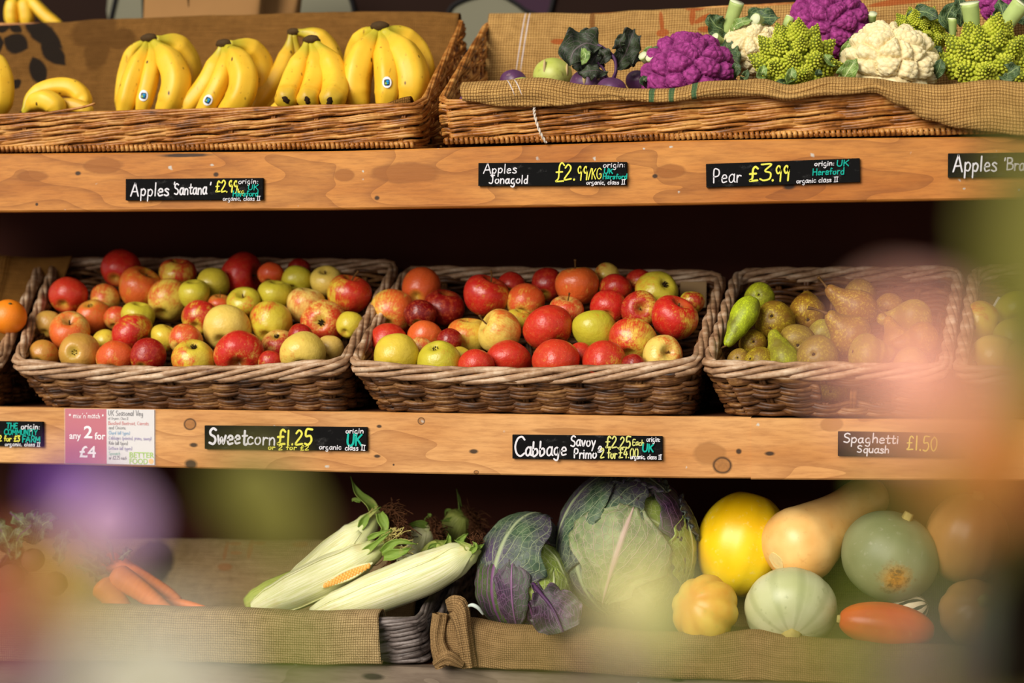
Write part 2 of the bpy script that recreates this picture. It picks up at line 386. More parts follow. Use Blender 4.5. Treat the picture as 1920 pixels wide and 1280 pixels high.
# ------------------------------------------------------------------ baskets
def loop_pts(c, rc, sag=0.0, ne=22, nc=6):
    out = []
    for i in range(4):
        a, b, d = c[i], c[(i + 1) % 4], c[(i + 2) % 4]
        e1 = (b - a).normalized(); e2 = (d - b).normalized()
        s0, s1 = a + e1 * rc, b - e1 * rc
        for k in range(ne):
            p = s0.lerp(s1, k / ne)
            if i == 0 and sag: fq = k / ne; p = p - Vector((0, 0, sag * 4 * fq * (1 - fq)))
            out.append(p)
        q = b + e2 * rc
        for k in range(nc):
            t = k / nc; out.append(s1.lerp(b, t).lerp(b.lerp(q, t), t))
    return np.array(out)
def resample(a, n):
    b = np.vstack([a, a[:1]]); L = np.r_[0, np.cumsum(np.linalg.norm(np.diff(b, axis=0), axis=1))]
    return L / L[-1], b
def basket(label, bot, top, mats, spacing=0.045, r=0.0042, rows=8, amp=1.15, rc=0.02, sag=0.0, rim_r=0.0048, holes=(), seed=1, group=None, rimturn=0.30, rimh=1.9, pegs=False, style='rand'):
    rnd = random.Random(seed)
    Lb, Lt = loop_pts(bot, rc), loop_pts(top, rc, sag)
    L, Bt = resample(Lt, 0); Bb = np.vstack([Lb, Lb[:1]])
    per = float(np.sum(np.linalg.norm(np.diff(Bt, axis=0), axis=1)))
    nst = int(per / spacing) | 1
    N = nst * 8
    s = np.arange(N) / N
    T = np.stack([np.interp(s, L, Bt[:, k]) for k in range(3)], 1); B = np.stack([np.interp(s, L, Bb[:, k]) for k in range(3)], 1)
    tan = np.roll(T, -1, 0) - np.roll(T, 1, 0); nrm = np.stack([tan[:, 1], -tan[:, 0], np.zeros(N)], 1); nrm /= np.linalg.norm(nrm, axis=1)[:, None] + 1e-9
    h = np.linalg.norm(T - B, axis=1); h0 = h[: N // 4].min()
    d0 = h0 / rows
    c = (np.array(bot[0]) + np.array(bot[2])) / 2
    t_ = thing('wicker_basket', label, 'basket', Vector((c[0], c[1], min(b.z for b in bot))), group)
    mw = MB(); me = 0.9
    lev = [((k + 0.5) / rows, 0) for k in range(rows)] + [(k / rows, 1) for k in range(1, rows)] + [((k + 0.5) / (2 * rows), 2) for k in range(2 * rows)]
    k = 0
    for t, lv in lev:
        k += 1
        ok = np.ones(N, bool) if lv == 0 else h > d0 * rows * (1.75 if lv == 1 else 3.4) / rows * (r * 2 / d0 if False else 1.0)
        sl = np.zeros(N)
        for (s0, s1, t0, t1) in holes:
            if t0 < t < t1: ok &= ~((s > s0) & (s < s1))
        ph = PI * nst * s + PI * (k % 2) + 0.25 * np.sin(7 * s * PI + k)
        if style == 'scallop': ph = PI * nst * s + (PI if (k % 3 == 2) else 0.0) + 0.3 * np.sin(3 * s * PI + k)
        off = amp * r * np.cos(ph)
        jit = np.array([mnoise.noise(Vector((x * 14, k * 3.3, seed))) for x in s]) * 0.34 * d0 + (np.sin(ph) * 0.34 * d0 if style == 'rand' else -np.cos(ph) * 0.30 * d0)
        pts = B + (T - B) * t + nrm * off[:, None]; pts[:, 2] += jit * (1 if 0.05 < t < 0.96 else 0.3)
        rr = r * rnd.uniform(0.85, 1.12)
        if ok.all(): mw.tube([Vector(p) for p in pts], rr, 7, closed=True)
        else:
            idx = np.where(ok)[0]
            if len(idx) < 6: continue
            runs = np.split(idx, np.where(np.diff(idx) > 1)[0] + 1)
            if len(runs) > 1 and runs[0][0] == 0 and runs[-1][-1] == N - 1: runs = [np.r_[runs[-1], runs[0]]] + runs[1:-1]
            for q in runs:
                if len(q) > 4: mw.tube([Vector(p) for p in pts[q]], rr, 7)
    ms = mw
    for i in range(nst):
        j = i * 8
        cut = None
        for (s0, s1, t0, t1) in holes:
            if s0 < s[j] < s1 and abs(s[j] - (s0 + s1) / 2) > 0.6 / nst: cut = (t0, t1)
        for dx in (-0.6, 0.6):
            o = Vector(tan[j]).normalized() * dx * r
            for qa, qb in ([(0.02, 0.99)] if not cut else [(0.02, cut[0]), (cut[1], 0.99)]):
                ms.tube([Vector(B[j] + (T[j] - B[j]) * (qa + (qb - qa) * q)) + o for q in (0, 0.35, 0.7, 1)], r * 0.8, 6)
    mw.build('woven_wall', mats[0], t_)
    mr = MB(); turns = max(6, int(per / rimturn)); NR = turns * 14
    sr = np.arange(NR) / NR
    TR = np.stack([np.interp(sr, L, Bt[:, k2]) for k2 in range(3)], 1); NM = np.stack([np.interp(sr, s, nrm[:, k2]) for k2 in range(3)], 1)
    for j in range(5):
        a = 2 * PI * (turns * sr + j / 5)
        pts = TR + NM * (np.cos(a) * rim_r * 1.15 + rim_r * 0.3)[:, None]; pts[:, 2] += np.sin(a) * rim_r * rimh + rim_r * 0.2 + np.array([mnoise.noise(Vector((x * 40, j * 5.0, seed))) for x in sr]) * rim_r * 0.35
        mr.tube([Vector(p) for p in pts], rim_r * (0.85 + 0.22 * (j % 2)), 8, closed=True)
    mr.build('plaited_rim', mats[1], t_)
    mbse = MB()
    mbse.grid(lambda u, v: Vector(bot[0]).lerp(bot[1], u).lerp(Vector(bot[3]).lerp(bot[2], u), v) + Vector((0, 0, 0.004 + 0.002 * math.cos(u * 300))), 120, 4)
    mbse.tube([Vector(p) + Vector((0, 0, 0.003)) for p in B], r * 1.1, 6, closed=True)
    if pegs:
        n = int((bot[1] - bot[0]).length / 0.0085)
        for i in range(n):
            p = bot[0].lerp(bot[1], (i + 0.5) / n); mbse.tube([p + Vector((0.001, -0.0075, -0.0015)), p + Vector((-0.001, -0.0085, 0.009))], 0.0036, 6)
    mbse.build('woven_base', mats[0], t_)
    return t_
def quad_px(fl, fr, br, bl, yf, yb): return [P(*fl, yf), P(*fr, yf), P(*br, yb), P(*bl, yb)]
def bottom(which, flx, frx, yf, yb, inset=0.02):
    a, b = edge(which, 0, flx), edge(which, 0, frx)
    e_ = max(0, max(shelf_top(which, lerp(flx, frx, q)) - lerp(a.z, b.z, q) for q in (.1, .25, .4, .5, .6, .75, .9)))
    za, zb = a.z + 0.0035 + e_, b.z + 0.0035 + e_
    return [Vector((a.x, yf, za)), Vector((b.x, yf, zb)), Vector((b.x, yb, zb)), Vector((a.x, yb, za))]
wm = (M['wick_mid'], M['rim_mid']); wt = (M['wick_top'], M['wick_top']); wl = (M['wick_low'], M['wick_low'])
bk = {}
bk['banana'] = basket('golden wicker basket sloping up to the back, holding the bananas', bottom('top', -260, 776, 0.012, 0.40), quad_px((-270, 228), (790, 200), (868, 40), (-190, 52), 0.0, 0.41), wt, 0.075, 0.0030, 7, 1.7, 0.015, 0, 0.0030, seed=3, rimturn=0.45, rimh=1.4, pegs=True)
bk['veg'] = basket('golden wicker basket holding the cauliflowers and kohlrabi', bottom('top', 832, 2160, 0.012, 0.40), quad_px((825, 196), (2170, 172), (2220, -30), (916, 44), 0.0, 0.41), wt, 0.075, 0.0031, 7, 1.7, 0.015, 0, 0.0032, seed=5, rimturn=0.45, rimh=1.4, pegs=True)
bk['apple_a'] = basket('brown wicker basket of small mixed apples above the sweetcorn tag', bottom('mid', 80, 638, 0.02, 0.36), quad_px((30, 690), (640, 690), (742, 500), (108, 496), -0.015, 0.38), wm, 0.05, 0.0042, 7, 1.5, 0.03, 0.012, 0.0052, style='scallop', seed=7)
bk['apple_b'] = basket('wicker basket of large red apples above the cabbage tag', bottom('mid', 712, 1284, 0.02, 0.36), quad_px((660, 693), (1303, 690), (1352, 522), (765, 512), -0.015, 0.38), wm, 0.05, 0.0042, 7, 1.5, 0.03, 0.012, 0.0052, style='scallop', seed=8)
per_hole = (0.10, 0.185)
bk['pear'] = basket('wicker basket with a hand hole in front, holding brown pears', bottom('mid', 1370, 1738, 0.02, 0.36), quad_px((1326, 693), (1768, 700), (1796, 514), (1385, 518), -0.015, 0.38), wm, 0.05, 0.0042, 7, 1.5, 0.03, 0.0, 0.0054, holes=((0.095, 0.17, 0.28, 0.72), (0.565, 0.65, 0.55, 0.85)), style='scallop', seed=9)
bk['bramley'] = basket('wicker basket of large green apples beyond the pears', bottom('mid', 1852, 2240, 0.02, 0.36), quad_px((1800, 704), (2290, 706), (2300, 506), (1830, 512), -0.015, 0.38), wm, 0.05, 0.0042, 7, 1.5, 0.03, 0.0, 0.0054, style='scallop', seed=10)
bk['orange'] = basket('wicker basket lined with sacking, holding a single orange', bottom('mid', -540, -22, 0.02, 0.36), quad_px((-560, 684), (-6, 686), (78, 498), (-420, 492), -0.015, 0.38), wm, 0.05, 0.0042, 7, 1.5, 0.03, 0.0, 0.0052, style='scallop', seed=11)
bk['corn'] = basket('grey wicker basket under the sweetcorn, half wrapped in sacking', bottom('low', -60, 786, 0.018, 0.36), quad_px((-90, 1160), (782, 1166), (868, 1036), (40, 1024), 0.0, 0.41), wl, 0.05, 0.0040, 7, 1.5, 0.02, 0.0, 0.0040, rimh=1.2, seed=12)
bk['squash'] = basket('grey wicker basket under the cabbages and squashes, wrapped in sacking', bottom('low', 816, 1930, 0.018, 0.36), quad_px((814, 1184), (1940, 1236), (1950, 1062), (884, 1042), 0.0, 0.41), wl, 0.05, 0.0040, 7, 1.5, 0.02, 0.0, 0.0040, rimh=1.2, seed=13)
# ------------------------------------------------------------------ sacking
def sack_uv(lst, top, Y=0.39, front=None):
    out = []
    for x, y, a, b, *r in lst:
        p = P(x, y, Y if front is None else -0.012); c = P(x, itps(top if front is None else front, x), Y if front is None else 0.0)
        out.append((p.x, (p.z - c.z) + (0 if front is None else 5.0), pxm(a, p), pxm(b, p), *r))
    return out
def sack(label, mat, xb, xf, tback, ftop, fbot, zf, wr=0.004, seed=1, nu=150, over=True):
    rnd = random.Random(seed)
    mb = MB(); rows = []; NS = 5
    for i in range(nu + 1):
        u = i / nu; b, f = lerp(*xb, u), lerp(*xf, u)
        cb, cf, bo = P(b, itps(tback, b), 0.405), P(f, itps(ftop, f), 0.004), P(f, itps(fbot, f), -0.019)
        w = [nz((u * 9, k * 1.7, seed), 1.0) * wr for k in range(14)]
        fb = Vector((cb.x, 0.31, zf + 0.025)); ff = Vector((cf.x, 0.07, zf + 0.02))
        V = Vector
        L = (cf - bo).z
        A = [cb + V((0, 0.014, -0.05)), cb + V((0, 0.012, -0.006)), cb + V((0, 0.002, 0.002)), cb + V((0, -0.012, -0.010))]
        A += [A[3].lerp(fb, 0.35) + V((0, w[1] * 2.0, 0)), A[3].lerp(fb, 0.7) + V((0, w[2] * 2.5, 0)), fb + V((0, w[3], 0))]
        B = [ff, cf + V((0, 0.034, -0.03)), cf + V((0, 0.016, -0.002)), cf + V((0, -0.002, 0.002)), cf + V((0, -0.019, -0.008 if L > 0.02 else -0.004))]
        B += [B[-1].lerp(bo, 0.4) + V((0, -0.004 + w[4] * 1.2, 0)), B[-1].lerp(bo, 0.8) + V((0, -0.003 + w[5], 0)), bo + V((0, w[6] * 0.6, 0)), bo + V((0, 0.008, 0.003))]
        if not over: B = [ff, cf + V((0, 0.06, -0.034)), cf + V((0, 0.034, -0.006)), cf + V((0, 0.018, 0.0035)), cf + V((0, 0.010, 0.0045)), cf + V((0, 0.007, 0.004)), cf + V((0, 0.006, 0.002)), cf + V((0, 0.006, -0.002)), cf + V((0, 0.008, -0.006))]
        pa, pb = cat(A, NS), cat(B, NS)
        uvs = []; arc = 0; ref = None
        row = []
        for k, p in enumerate(pa):
            arc += (p - pa[k - 1]).length if k else 0
            if k == 2 * NS: ref = arc
            row.append([p, arc])
        row = [(p, (p.x, -(a - ref))) for p, a in row]
        arc = 0; r2 = []
        for k, p in enumerate(pb):
            arc += (p - pb[k - 1]).length if k else 0
            if k == 3 * NS: ref = arc
            r2.append([p, arc])
        row += [(p, (p.x, 5 - (a - ref))) for p, a in r2]
        ids = []
        for p, uv in row:
            q = p + Vector((0, nz(p, 28, seed) * 0.0014, nz(p, 23, seed + 3) * 0.0012))
            ids.append(mb.vert(q, uv))
        rows.append(ids)
    for a, c in zip(rows, rows[1:]):
        for k in range(len(a) - 1): mb.face(a[k], a[k + 1], c[k + 1], c[k])
    o = mb.build('hessian_sack', mat)
    md = o.modifiers.new('thick', 'SOLIDIFY'); md.thickness = 0.0022; md.offset = 1
    return tag(o, label, 'sack', 'sacks lining the baskets')
tb1 = [(-230, 62), (0, 52), (120, 46), (200, 40), (420, 33), (640, 27), (760, 26), (870, 29)]
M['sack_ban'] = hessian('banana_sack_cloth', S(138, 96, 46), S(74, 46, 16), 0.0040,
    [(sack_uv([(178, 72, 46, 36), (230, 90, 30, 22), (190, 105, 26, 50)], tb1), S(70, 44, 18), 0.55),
     (sack_uv([(82, 78, 56, 19, -36, 1), (107, 118, 40, 17, -42, 1), (84, 154, 34, 17, -62, 1), (34, 98, 30, 21, -25, 1), (28, 66, 17, 9, -30, 1), (4, 64, 14, 11, 0, 1), (46, 180, 11, 11, -50, 1), (0, 98, 12, 20, 10, 1)], tb1), (0.012, 0.009, 0.007), 0.97)])
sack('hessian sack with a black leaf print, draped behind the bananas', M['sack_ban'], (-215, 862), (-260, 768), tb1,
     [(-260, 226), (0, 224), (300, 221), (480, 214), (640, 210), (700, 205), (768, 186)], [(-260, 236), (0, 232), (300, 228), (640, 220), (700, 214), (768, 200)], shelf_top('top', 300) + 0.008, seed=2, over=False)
tb2 = [(900, 30), (1010, 29), (1120, 30), (1200, 24), (1300, 20), (1420, 16), (1560, 8), (1700, 0), (2000, -14)]
ft2 = [(868, 158), (930, 156), (1000, 150), (1110, 164), (1180, 171), (1260, 170), (1330, 157), (1430, 153), (1480, 164), (1560, 149), (1640, 152), (1700, 160), (1760, 165), (1850, 155), (1920, 160), (2050, 160)]
fb2 = [(868, 188), (960, 198), (1040, 196), (1150, 186), (1250, 190), (1330, 181), (1420, 178), (1475, 186), (1560, 176), (1640, 172), (1690, 196), (1740, 222), (1800, 238), (1860, 244), (1920, 252), (2050, 250)]
M['sack_veg'] = hessian('cauliflower_sack_cloth', S(194, 152, 90), S(92, 56, 20), 0.0049,
    [(sack_uv([(1241, 57, 4, 24, 8), (1304, 26, 20, 6, 4), (1318, 50, 18, 6, 30), (1298, 44, 6, 20), (1050, 97, 15, 6), (1244, 80, 12, 8), (1690, 16, 60, 7, 5), (1325, 72, 16, 6)], tb2), S(150, 62, 22), 0.75),
     (sack_uv([(1110, 50, 5, 30, 4), (1095, 30, 40, 4)], tb2), S(98, 48, 14), 0.7),
     (sack_uv([(980, 90, 1.1, 75, -4), (988, 90, 1.1, 75, -4)], tb2) + sack_uv([(957, 175, 1.1, 26, 25), (971, 175, 1.1, 26, 25)], ft2, front=ft2), S(206, 196, 196), 0.8),
     (sack_uv([(1223, 176, 5.5, 60), (1260, 176, 5.5, 60), (1303, 170, 5.5, 60)], ft2, front=ft2), S(40, 92, 62), 0.85)])
sack('pale hessian sack with green stripes, rolled over the cauliflower basket rim', M['sack_veg'], (918, 2150), (868, 2150), tb2, ft2, fb2, shelf_top('top', 1400) + 0.008, seed=4, wr=0.007)
M['sack_low'] = hessian('corn_sack_cloth', S(184, 156, 112), S(94, 70, 42), 0.0040,
    [(sack_uv([(290, 1072, 46, 52)], [(0, 1014), (900, 1014)]), S(56, 48, 46), 0.85),  # dark rounded patch on the back panel, beside the carrots
     (sack_uv([(425, 1040, 4, 20), (440, 1025, 12, 4), (445, 1045, 12, 4), (470, 1035, 5, 22), (485, 1022, 12, 4), (560, 1025, 16, 6), (430, 1075, 14, 8)], [(0, 1014), (900, 1014)]), S(158, 92, 50), 0.45)])
sack('brown hessian sack wrapped over the basket front below the sweetcorn', M['sack_low'], (-120, 800), (-110, 716), [(-120, 1016), (300, 1013), (640, 1016), (800, 1022)],
     [(-110, 1134), (200, 1137), (400, 1143), (600, 1150), (716, 1147)], [(-110, 1236), (300, 1238), (620, 1243), (716, 1242)], shelf_top('low', 300) + 0.008, seed=6)
M['sack_sq'] = hessian('squash_sack_cloth', S(158, 126, 84), S(96, 70, 40), 0.0034)
sqf = [(812, 1160), (850, 1158), (880, 1163), (960, 1176), (1080, 1179), (1250, 1190), (1340, 1192), (1410, 1186), (1480, 1195), (1560, 1203), (1700, 1212), (1940, 1222)]
sq = sack('plain fine hessian sack tied at its corner under the cabbages and squashes', M['sack_sq'], (892, 1940), (814, 1940), [(880, 1036), (1940, 1058)], sqf,
     [(812, 1244), (960, 1252), (1300, 1270), (1940, 1292)], shelf_top('low', 1300) + 0.008, seed=8)
# gathered and tied corner of that sack
def strip(pts, widths, Y0, thick=0.012, seed=0, mat='sack_sq', n=7):
    c = cat([P(x, y, Y) for x, y, Y in pts], 8)
    mb = MB(); m = len(c)
    def fn(u, v):
        k = v * (m - 1); i = min(m - 2, int(k)); p = c[i].lerp(c[i + 1], k - i)
        t = (c[min(m - 1, i + 2)] - c[max(0, i - 1)]).normalized(); sd = t.cross(CB).normalized()
        w = itp(widths, v); a = 2 * PI * u
        fold = 1 + 0.16 * math.sin(a * 5 + v * 3 + seed)
        return p + sd * math.cos(a) * w * fold + CB * math.sin(a) * thick * fold
    mb.grid(fn, 36, 40, lambda u, v: (u * 0.09, v * 0.14), wrap=True)
    return mb
LOC[sq.name] = sq.location.copy()
e = strip([(826, 1150, -0.012), (822, 1200, -0.024), (838, 1246, -0.03)], [(0, 0.012), (0.5, 0.012), (1, 0.02)], 0, seed=1).build('gathered_corner', M['sack_sq'], sq)
e = strip([(838, 1136, 0.0), (858, 1140, -0.03), (870, 1190, -0.034), (880, 1250, -0.026)], [(0, 0.01), (0.3, 0.018), (0.6, 0.012), (1, 0.012)], 0, seed=2).build('gathered_corner', M['sack_sq'], sq)
e = strip([(815, 1247, -0.03), (840, 1234, -0.042), (868, 1246, -0.036)], [(0, 0.006), (0.5, 0.012), (1, 0.005)], 0, seed=3).build('gathered_corner', M['sack_sq'], sq)
M['string'] = plain('white_cotton_string', S(214, 200, 184), 0.8, 0.1, 0.15, 200.0)
mb = MB()
for k in range(2):
    mb.tube([p + CR * 0.0014 * math.cos(i * 1.1 + PI * k) + CB * 0.0014 * math.sin(i * 1.1 + PI * k) for i, p in enumerate(cat([P(1006, 192, 0.006), P(1002, 200, -0.013), P(1003, 218, -0.013), P(1012, 246, -0.014), P(1024, 268, -0.008)], 8))], 0.0014, 6)
tag(mb.build('string_tie', M['string']), 'white string looped around the cauliflower basket rim', 'string')
mb = MB().tube(cat([P(872, 1140, -0.02), P(884, 1134, -0.03), P(896, 1139, -0.03), P(906, 1152, -0.022)], 6), [0.0012 + 0.0022 * math.sin(i * 0.17) for i in range(19)], 8)
tag(mb.build('twist_tie', plain('pale_twist_tie', S(196, 206, 196), 0.6)), 'pale twisted tie knotted on the sack corner below the smaller cabbage', 'tie')
# sack behind the orange
M['sack_or'] = hessian('orange_sack_cloth', S(150, 104, 48), S(84, 50, 18), 0.0036)
def orf(u, v):
    xt, xb_ = lerp(-330, 136, u), lerp(-330, 84, u)
    p = P(lerp(xt, xb_, v), lerp(478 + 6 * math.sin(u * 9), 640, v), 0.35 - 0.12 * v + 0.02 * math.sin(PI * v))
    return p + Vector((0, nz((u * 10, v * 2, 3)) * 0.008 - 0.012 * math.exp(-((u - 0.74) / 0.012) ** 2), 0))
orf2 = MB().grid(orf, 110, 24, lambda u, v: (u * 0.44, -v * 0.2)); o = orf2.build('hessian_sack', M['sack_or'])
md = o.modifiers.new('thick', 'SOLIDIFY'); md.thickness = 0.003
tag(o, 'dark hessian sack hung behind the orange', 'sack', 'sacks lining the baskets')

# ------------------------------------------------------------------ handwriting
GL = {
'A': (.72, '0,0 .3,1 .36,1 .66,0|.14,.36 .56,.38'), 'B': (.62, '.08,0 .08,1|.08,1 .45,.95 .48,.65 .1,.53|.1,.53 .56,.45 .55,.1 .08,0'), 'C': (.7, '.62,.85 .45,1 .2,.9 .06,.5 .18,.12 .42,0 .64,.14'),
'D': (.68, '.08,0 .08,1 .45,.9 .6,.5 .42,.08 .08,0'), 'E': (.55, '.5,1 .08,.98 .08,0 .52,.02|.08,.52 .42,.54'), 'F': (.52, '.5,1 .08,.98 .08,0|.08,.52 .42,.54'), 'G': (.7, '.62,.85 .4,1 .12,.8 .08,.3 .35,0 .62,.15 .62,.45 .4,.45'),
'H': (.66, '.08,0 .08,1|.58,0 .58,1|.08,.5 .58,.52'), 'I': (.34, '.17,0 .17,1|.02,1 .32,1|.02,0 .32,0'), 'J': (.6, '.2,1 .58,1|.42,1 .42,.2 .28,0 .06,.08'), 'K': (.62, '.08,0 .08,1|.56,1 .1,.45|.22,.55 .58,0'), 'L': (.5, '.08,1 .08,0 .48,.02'),
'M': (.8, '.06,0 .1,1 .4,.35 .68,1 .74,0'), 'N': (.68, '.08,0 .08,1 .58,0 .58,1'), 'O': (.74, '.36,1 .1,.8 .08,.3 .34,0 .6,.25 .62,.75 .36,1'), 'P': (.58, '.1,0 .1,1 .45,.98 .52,.7 .4,.5 .1,.45'), 'R': (.62, '.1,0 .1,1 .45,.98 .5,.7 .38,.5 .1,.48|.26,.48 .58,0'),
'S': (.58, '.5,.9 .3,1 .1,.85 .12,.62 .42,.45 .5,.22 .34,.0 .06,.08'), 'T': (.6, '.02,1 .6,1|.3,1 .3,0'), 'U': (.66, '.08,1 .08,.25 .3,0 .54,.22 .58,1'), 'V': (.6, '.02,1 .3,0 .58,1'), 'Y': (.6, '.04,1 .3,.5 .56,1|.3,.5 .28,0'),
'a': (.54, '.45,.48 .28,.6 .08,.4 .1,.1 .25,0 .4,.16 .46,.5|.46,.6 .45,.14 .54,.02'), 'b': (.52, '.08,1 .08,.02 .3,0 .46,.2 .36,.5 .1,.42'), 'c': (.48, '.42,.46 .26,.56 .08,.36 .12,.08 .28,0 .46,.1'), 'd': (.54, '.42,.45 .26,.56 .08,.36 .12,.06 .28,0 .42,.16|.43,1 .43,0'),
'e': (.5, '.08,.3 .42,.34 .36,.54 .18,.54 .07,.28 .16,.02 .44,.08'), 'f': (.4, '.4,.9 .28,1 .2,.85 .2,0|.04,.52 .38,.54'), 'g': (.54, '.42,.45 .28,.56 .1,.42 .1,.12 .26,.02 .4,.16 .43,.52 .42,-.2 .28,-.38 .08,-.28'), 'h': (.52, '.08,1 .08,0|.08,.34 .26,.55 .42,.42 .44,0'),
'i': (.22, '.1,.54 .1,0|.1,.76 .1,.8'), 'k': (.48, '.08,1 .08,0|.42,.54 .1,.26|.18,.32 .44,0'), 'l': (.22, '.1,1 .1,0'), 'm': (.78, '.07,.54 .07,0|.07,.36 .22,.55 .36,.4 .37,0|.37,.36 .52,.55 .66,.4 .68,0'), 'n': (.52, '.08,.54 .08,0|.08,.34 .26,.55 .42,.42 .44,0'),
'o': (.52, '.26,.56 .08,.38 .1,.1 .28,0 .44,.18 .42,.44 .26,.56'), 'p': (.52, '.08,.54 .08,-.4|.08,.4 .28,.56 .45,.36 .34,.04 .1,.08'), 'q': (.52, '.42,.45 .26,.56 .08,.34 .14,.04 .3,.02 .42,.16|.43,.54 .43,-.4'), 'r': (.4, '.08,.54 .08,0|.08,.32 .22,.52 .4,.48'), 's': (.44, '.38,.48 .22,.56 .08,.44 .34,.22 .36,.06 .2,0 .04,.06'),
't': (.4, '.2,.85 .18,.12 .28,0 .4,.06|.04,.54 .38,.56'), 'u': (.52, '.08,.54 .08,.16 .24,0 .42,.16|.43,.54 .43,0'), 'v': (.46, '.04,.54 .22,0 .42,.54'), 'w': (.66, '.04,.54 .16,0 .32,.44 .46,0 .62,.54'), 'x': (.46, '.04,.54 .42,0|.42,.54 .04,0'), 'y': (.5, '.06,.54 .24,.08|.44,.54 .12,-.38'), 'z': (.46, '.06,.54 .42,.54 .06,0 .44,0'),
'0': (.56, '.27,1 .06,.7 .08,.25 .28,0 .48,.3 .46,.78 .27,1'), '1': (.26, '.12,1 .12,0'), '2': (.58, '.08,.78 .26,1 .46,.85 .42,.58 .06,0 .54,.04'), '3': (.54, '.06,1 .48,1 .22,.6 .46,.45 .44,.1 .2,0 .04,.1'), '4': (.56, '.36,1 .06,.38 .52,.38|.4,.6 .36,0'), '5': (.54, '.5,1 .14,1 .1,.56 .38,.58 .48,.28 .3,0 .06,.06'), '6': (.54, '.44,.95 .2,.75 .08,.3 .24,0 .44,.15 .44,.42 .26,.54 .1,.36'), '7': (.5, '.04,1 .46,1 .2,0'), '8': (.54, '.27,.54 .1,.76 .27,1 .44,.76 .1,.24 .27,0 .46,.24 .27,.54'), '9': (.54, '.44,.8 .26,1 .08,.78 .2,.5 .42,.66 .46,.95 .4,0'),
'\u00a3': (.62, '.56,.86 .4,1 .26,.8 .24,.2 .08,.02 .56,.04|.08,.5 .46,.52'), '&': (.5, '.1,.3 .2,.55 .34,.45 .2,.1 .08,.0 .3,.0 .48,.2'), "'": (.2, '.12,1 .08,.78'), '.': (.2, '.09,.0 .1,.04'), ',': (.22, '.12,.06 .06,-.14'), ':': (.22, '.1,.06 .1,.1|.1,.42 .1,.46'), '/': (.4, '.02,-.05 .38,1.02'), '(': (.28, '.22,1 .08,.5 .22,-.1'), ')': (.28, '.06,1 .2,.5 .06,-.1'), ' ': (.34, ''), '*': (.4, '.2,.75 .2,.35|.04,.65 .36,.45|.04,.45 .36,.65')}
def write(mb, text, x, y, h, w, width=None, seed=0, fn=None, slant=0.06, smooth=True):
    'flat pen strokes; fn maps (x, z) to a point'
    rnd = random.Random(seed + len(text)); adv = sum(GL[c][0] for c in text) + 0.06 * len(text)
    k = (width / (adv * h)) if width else 1.0
    cx = x; dz = [0]; f0 = fn or (lambda a, b: Vector((a, 0, b))); fn = lambda a, b: f0(a, b) + Vector((0, -0.000012 * dz[0], 0))
    if h < 0.0115: w *= 0.78
    for c in text:
        a, st = GL[c]; jy = rnd.uniform(-0.04, 0.04) * h; js = rnd.uniform(0.93, 1.06)
        for part in st.split('|') if st else []:
            dz[0] += 1
            pts = [Vector(tuple(float(q) for q in p.split(',')) + (0,)) for p in part.split()]
            pts = [Vector(((p.x + slant * p.y) * k * h * js, p.y * h * js, 0)) for p in pts]
            q = cat(pts, 5) if (smooth and len(pts) > 2) else pts
            # ribbon with round ends
            q = [Vector((p.x + cx, p.y + y + jy, 0)) for p in q]
            hw = w / 2 * rnd.uniform(0.85, 1.1); m = len(q); L = []; R = []
            for i, p in enumerate(q):
                t = q[min(m - 1, i + 1)] - q[max(0, i - 1)]
                t = t.normalized() if t.length > 1e-9 else Vector((1, 0, 0)); n = Vector((-t.y, t.x, 0))
                if i == 0: p0, t0 = p, t
                L.append(mb.vert(fn(*(p + n * hw)[:2]))); R.append(mb.vert(fn(*(p - n * hw)[:2])))
            for i in range(m - 1): mb.face(L[i], R[i], R[i + 1], L[i + 1])
            for p, t, s_, ring in ((q[0], t0, -1, (L[0], R[0])), (q[-1], t, 1, (R[-1], L[-1]))):
                n = Vector((-t.y, t.x, 0)); ids = [ring[0]]
                for ang in (45, 90, 135):
                    b = math.radians(ang); d = n * math.cos(b) * (1 if s_ < 0 else -1) + t * s_ * math.sin(b)
                    ids.append(mb.vert(fn(*(p + d * hw)[:2])))
                ids.append(ring[1]); mb.face(*(ids if s_ < 0 else ids))
        cx += (a + 0.06) * k * h
    return cx
M['slate'] = None
g = G('chalkboard_paint', 0.8, 0.08)
n = g.noise(g.scale(g.co(), (40, 40, 90)), 1.0, 4.0, 0.6); n2 = g.noise(g.co(), 900.0, 2.0)
g.color(g.mix(g.math('MULTIPLY', g.mapr(n, 0.58, 0.9), g.mapr(n2, 0.4, 0.65)), S(15, 14, 14), S(96, 94, 92))); M['slate'] = g.mat
def paint(name, c): return plain(name, c, 0.7, 0.1, 0.08, 300.0)
INK = {'w': paint('white_chalk_ink', S(216, 212, 216)), 'y': paint('yellow_chalk_ink', S(226, 218, 84)), 't': paint('teal_chalk_ink', S(24, 168, 150)), 'p': paint('pale_yellow_chalk_ink', S(206, 204, 116))}
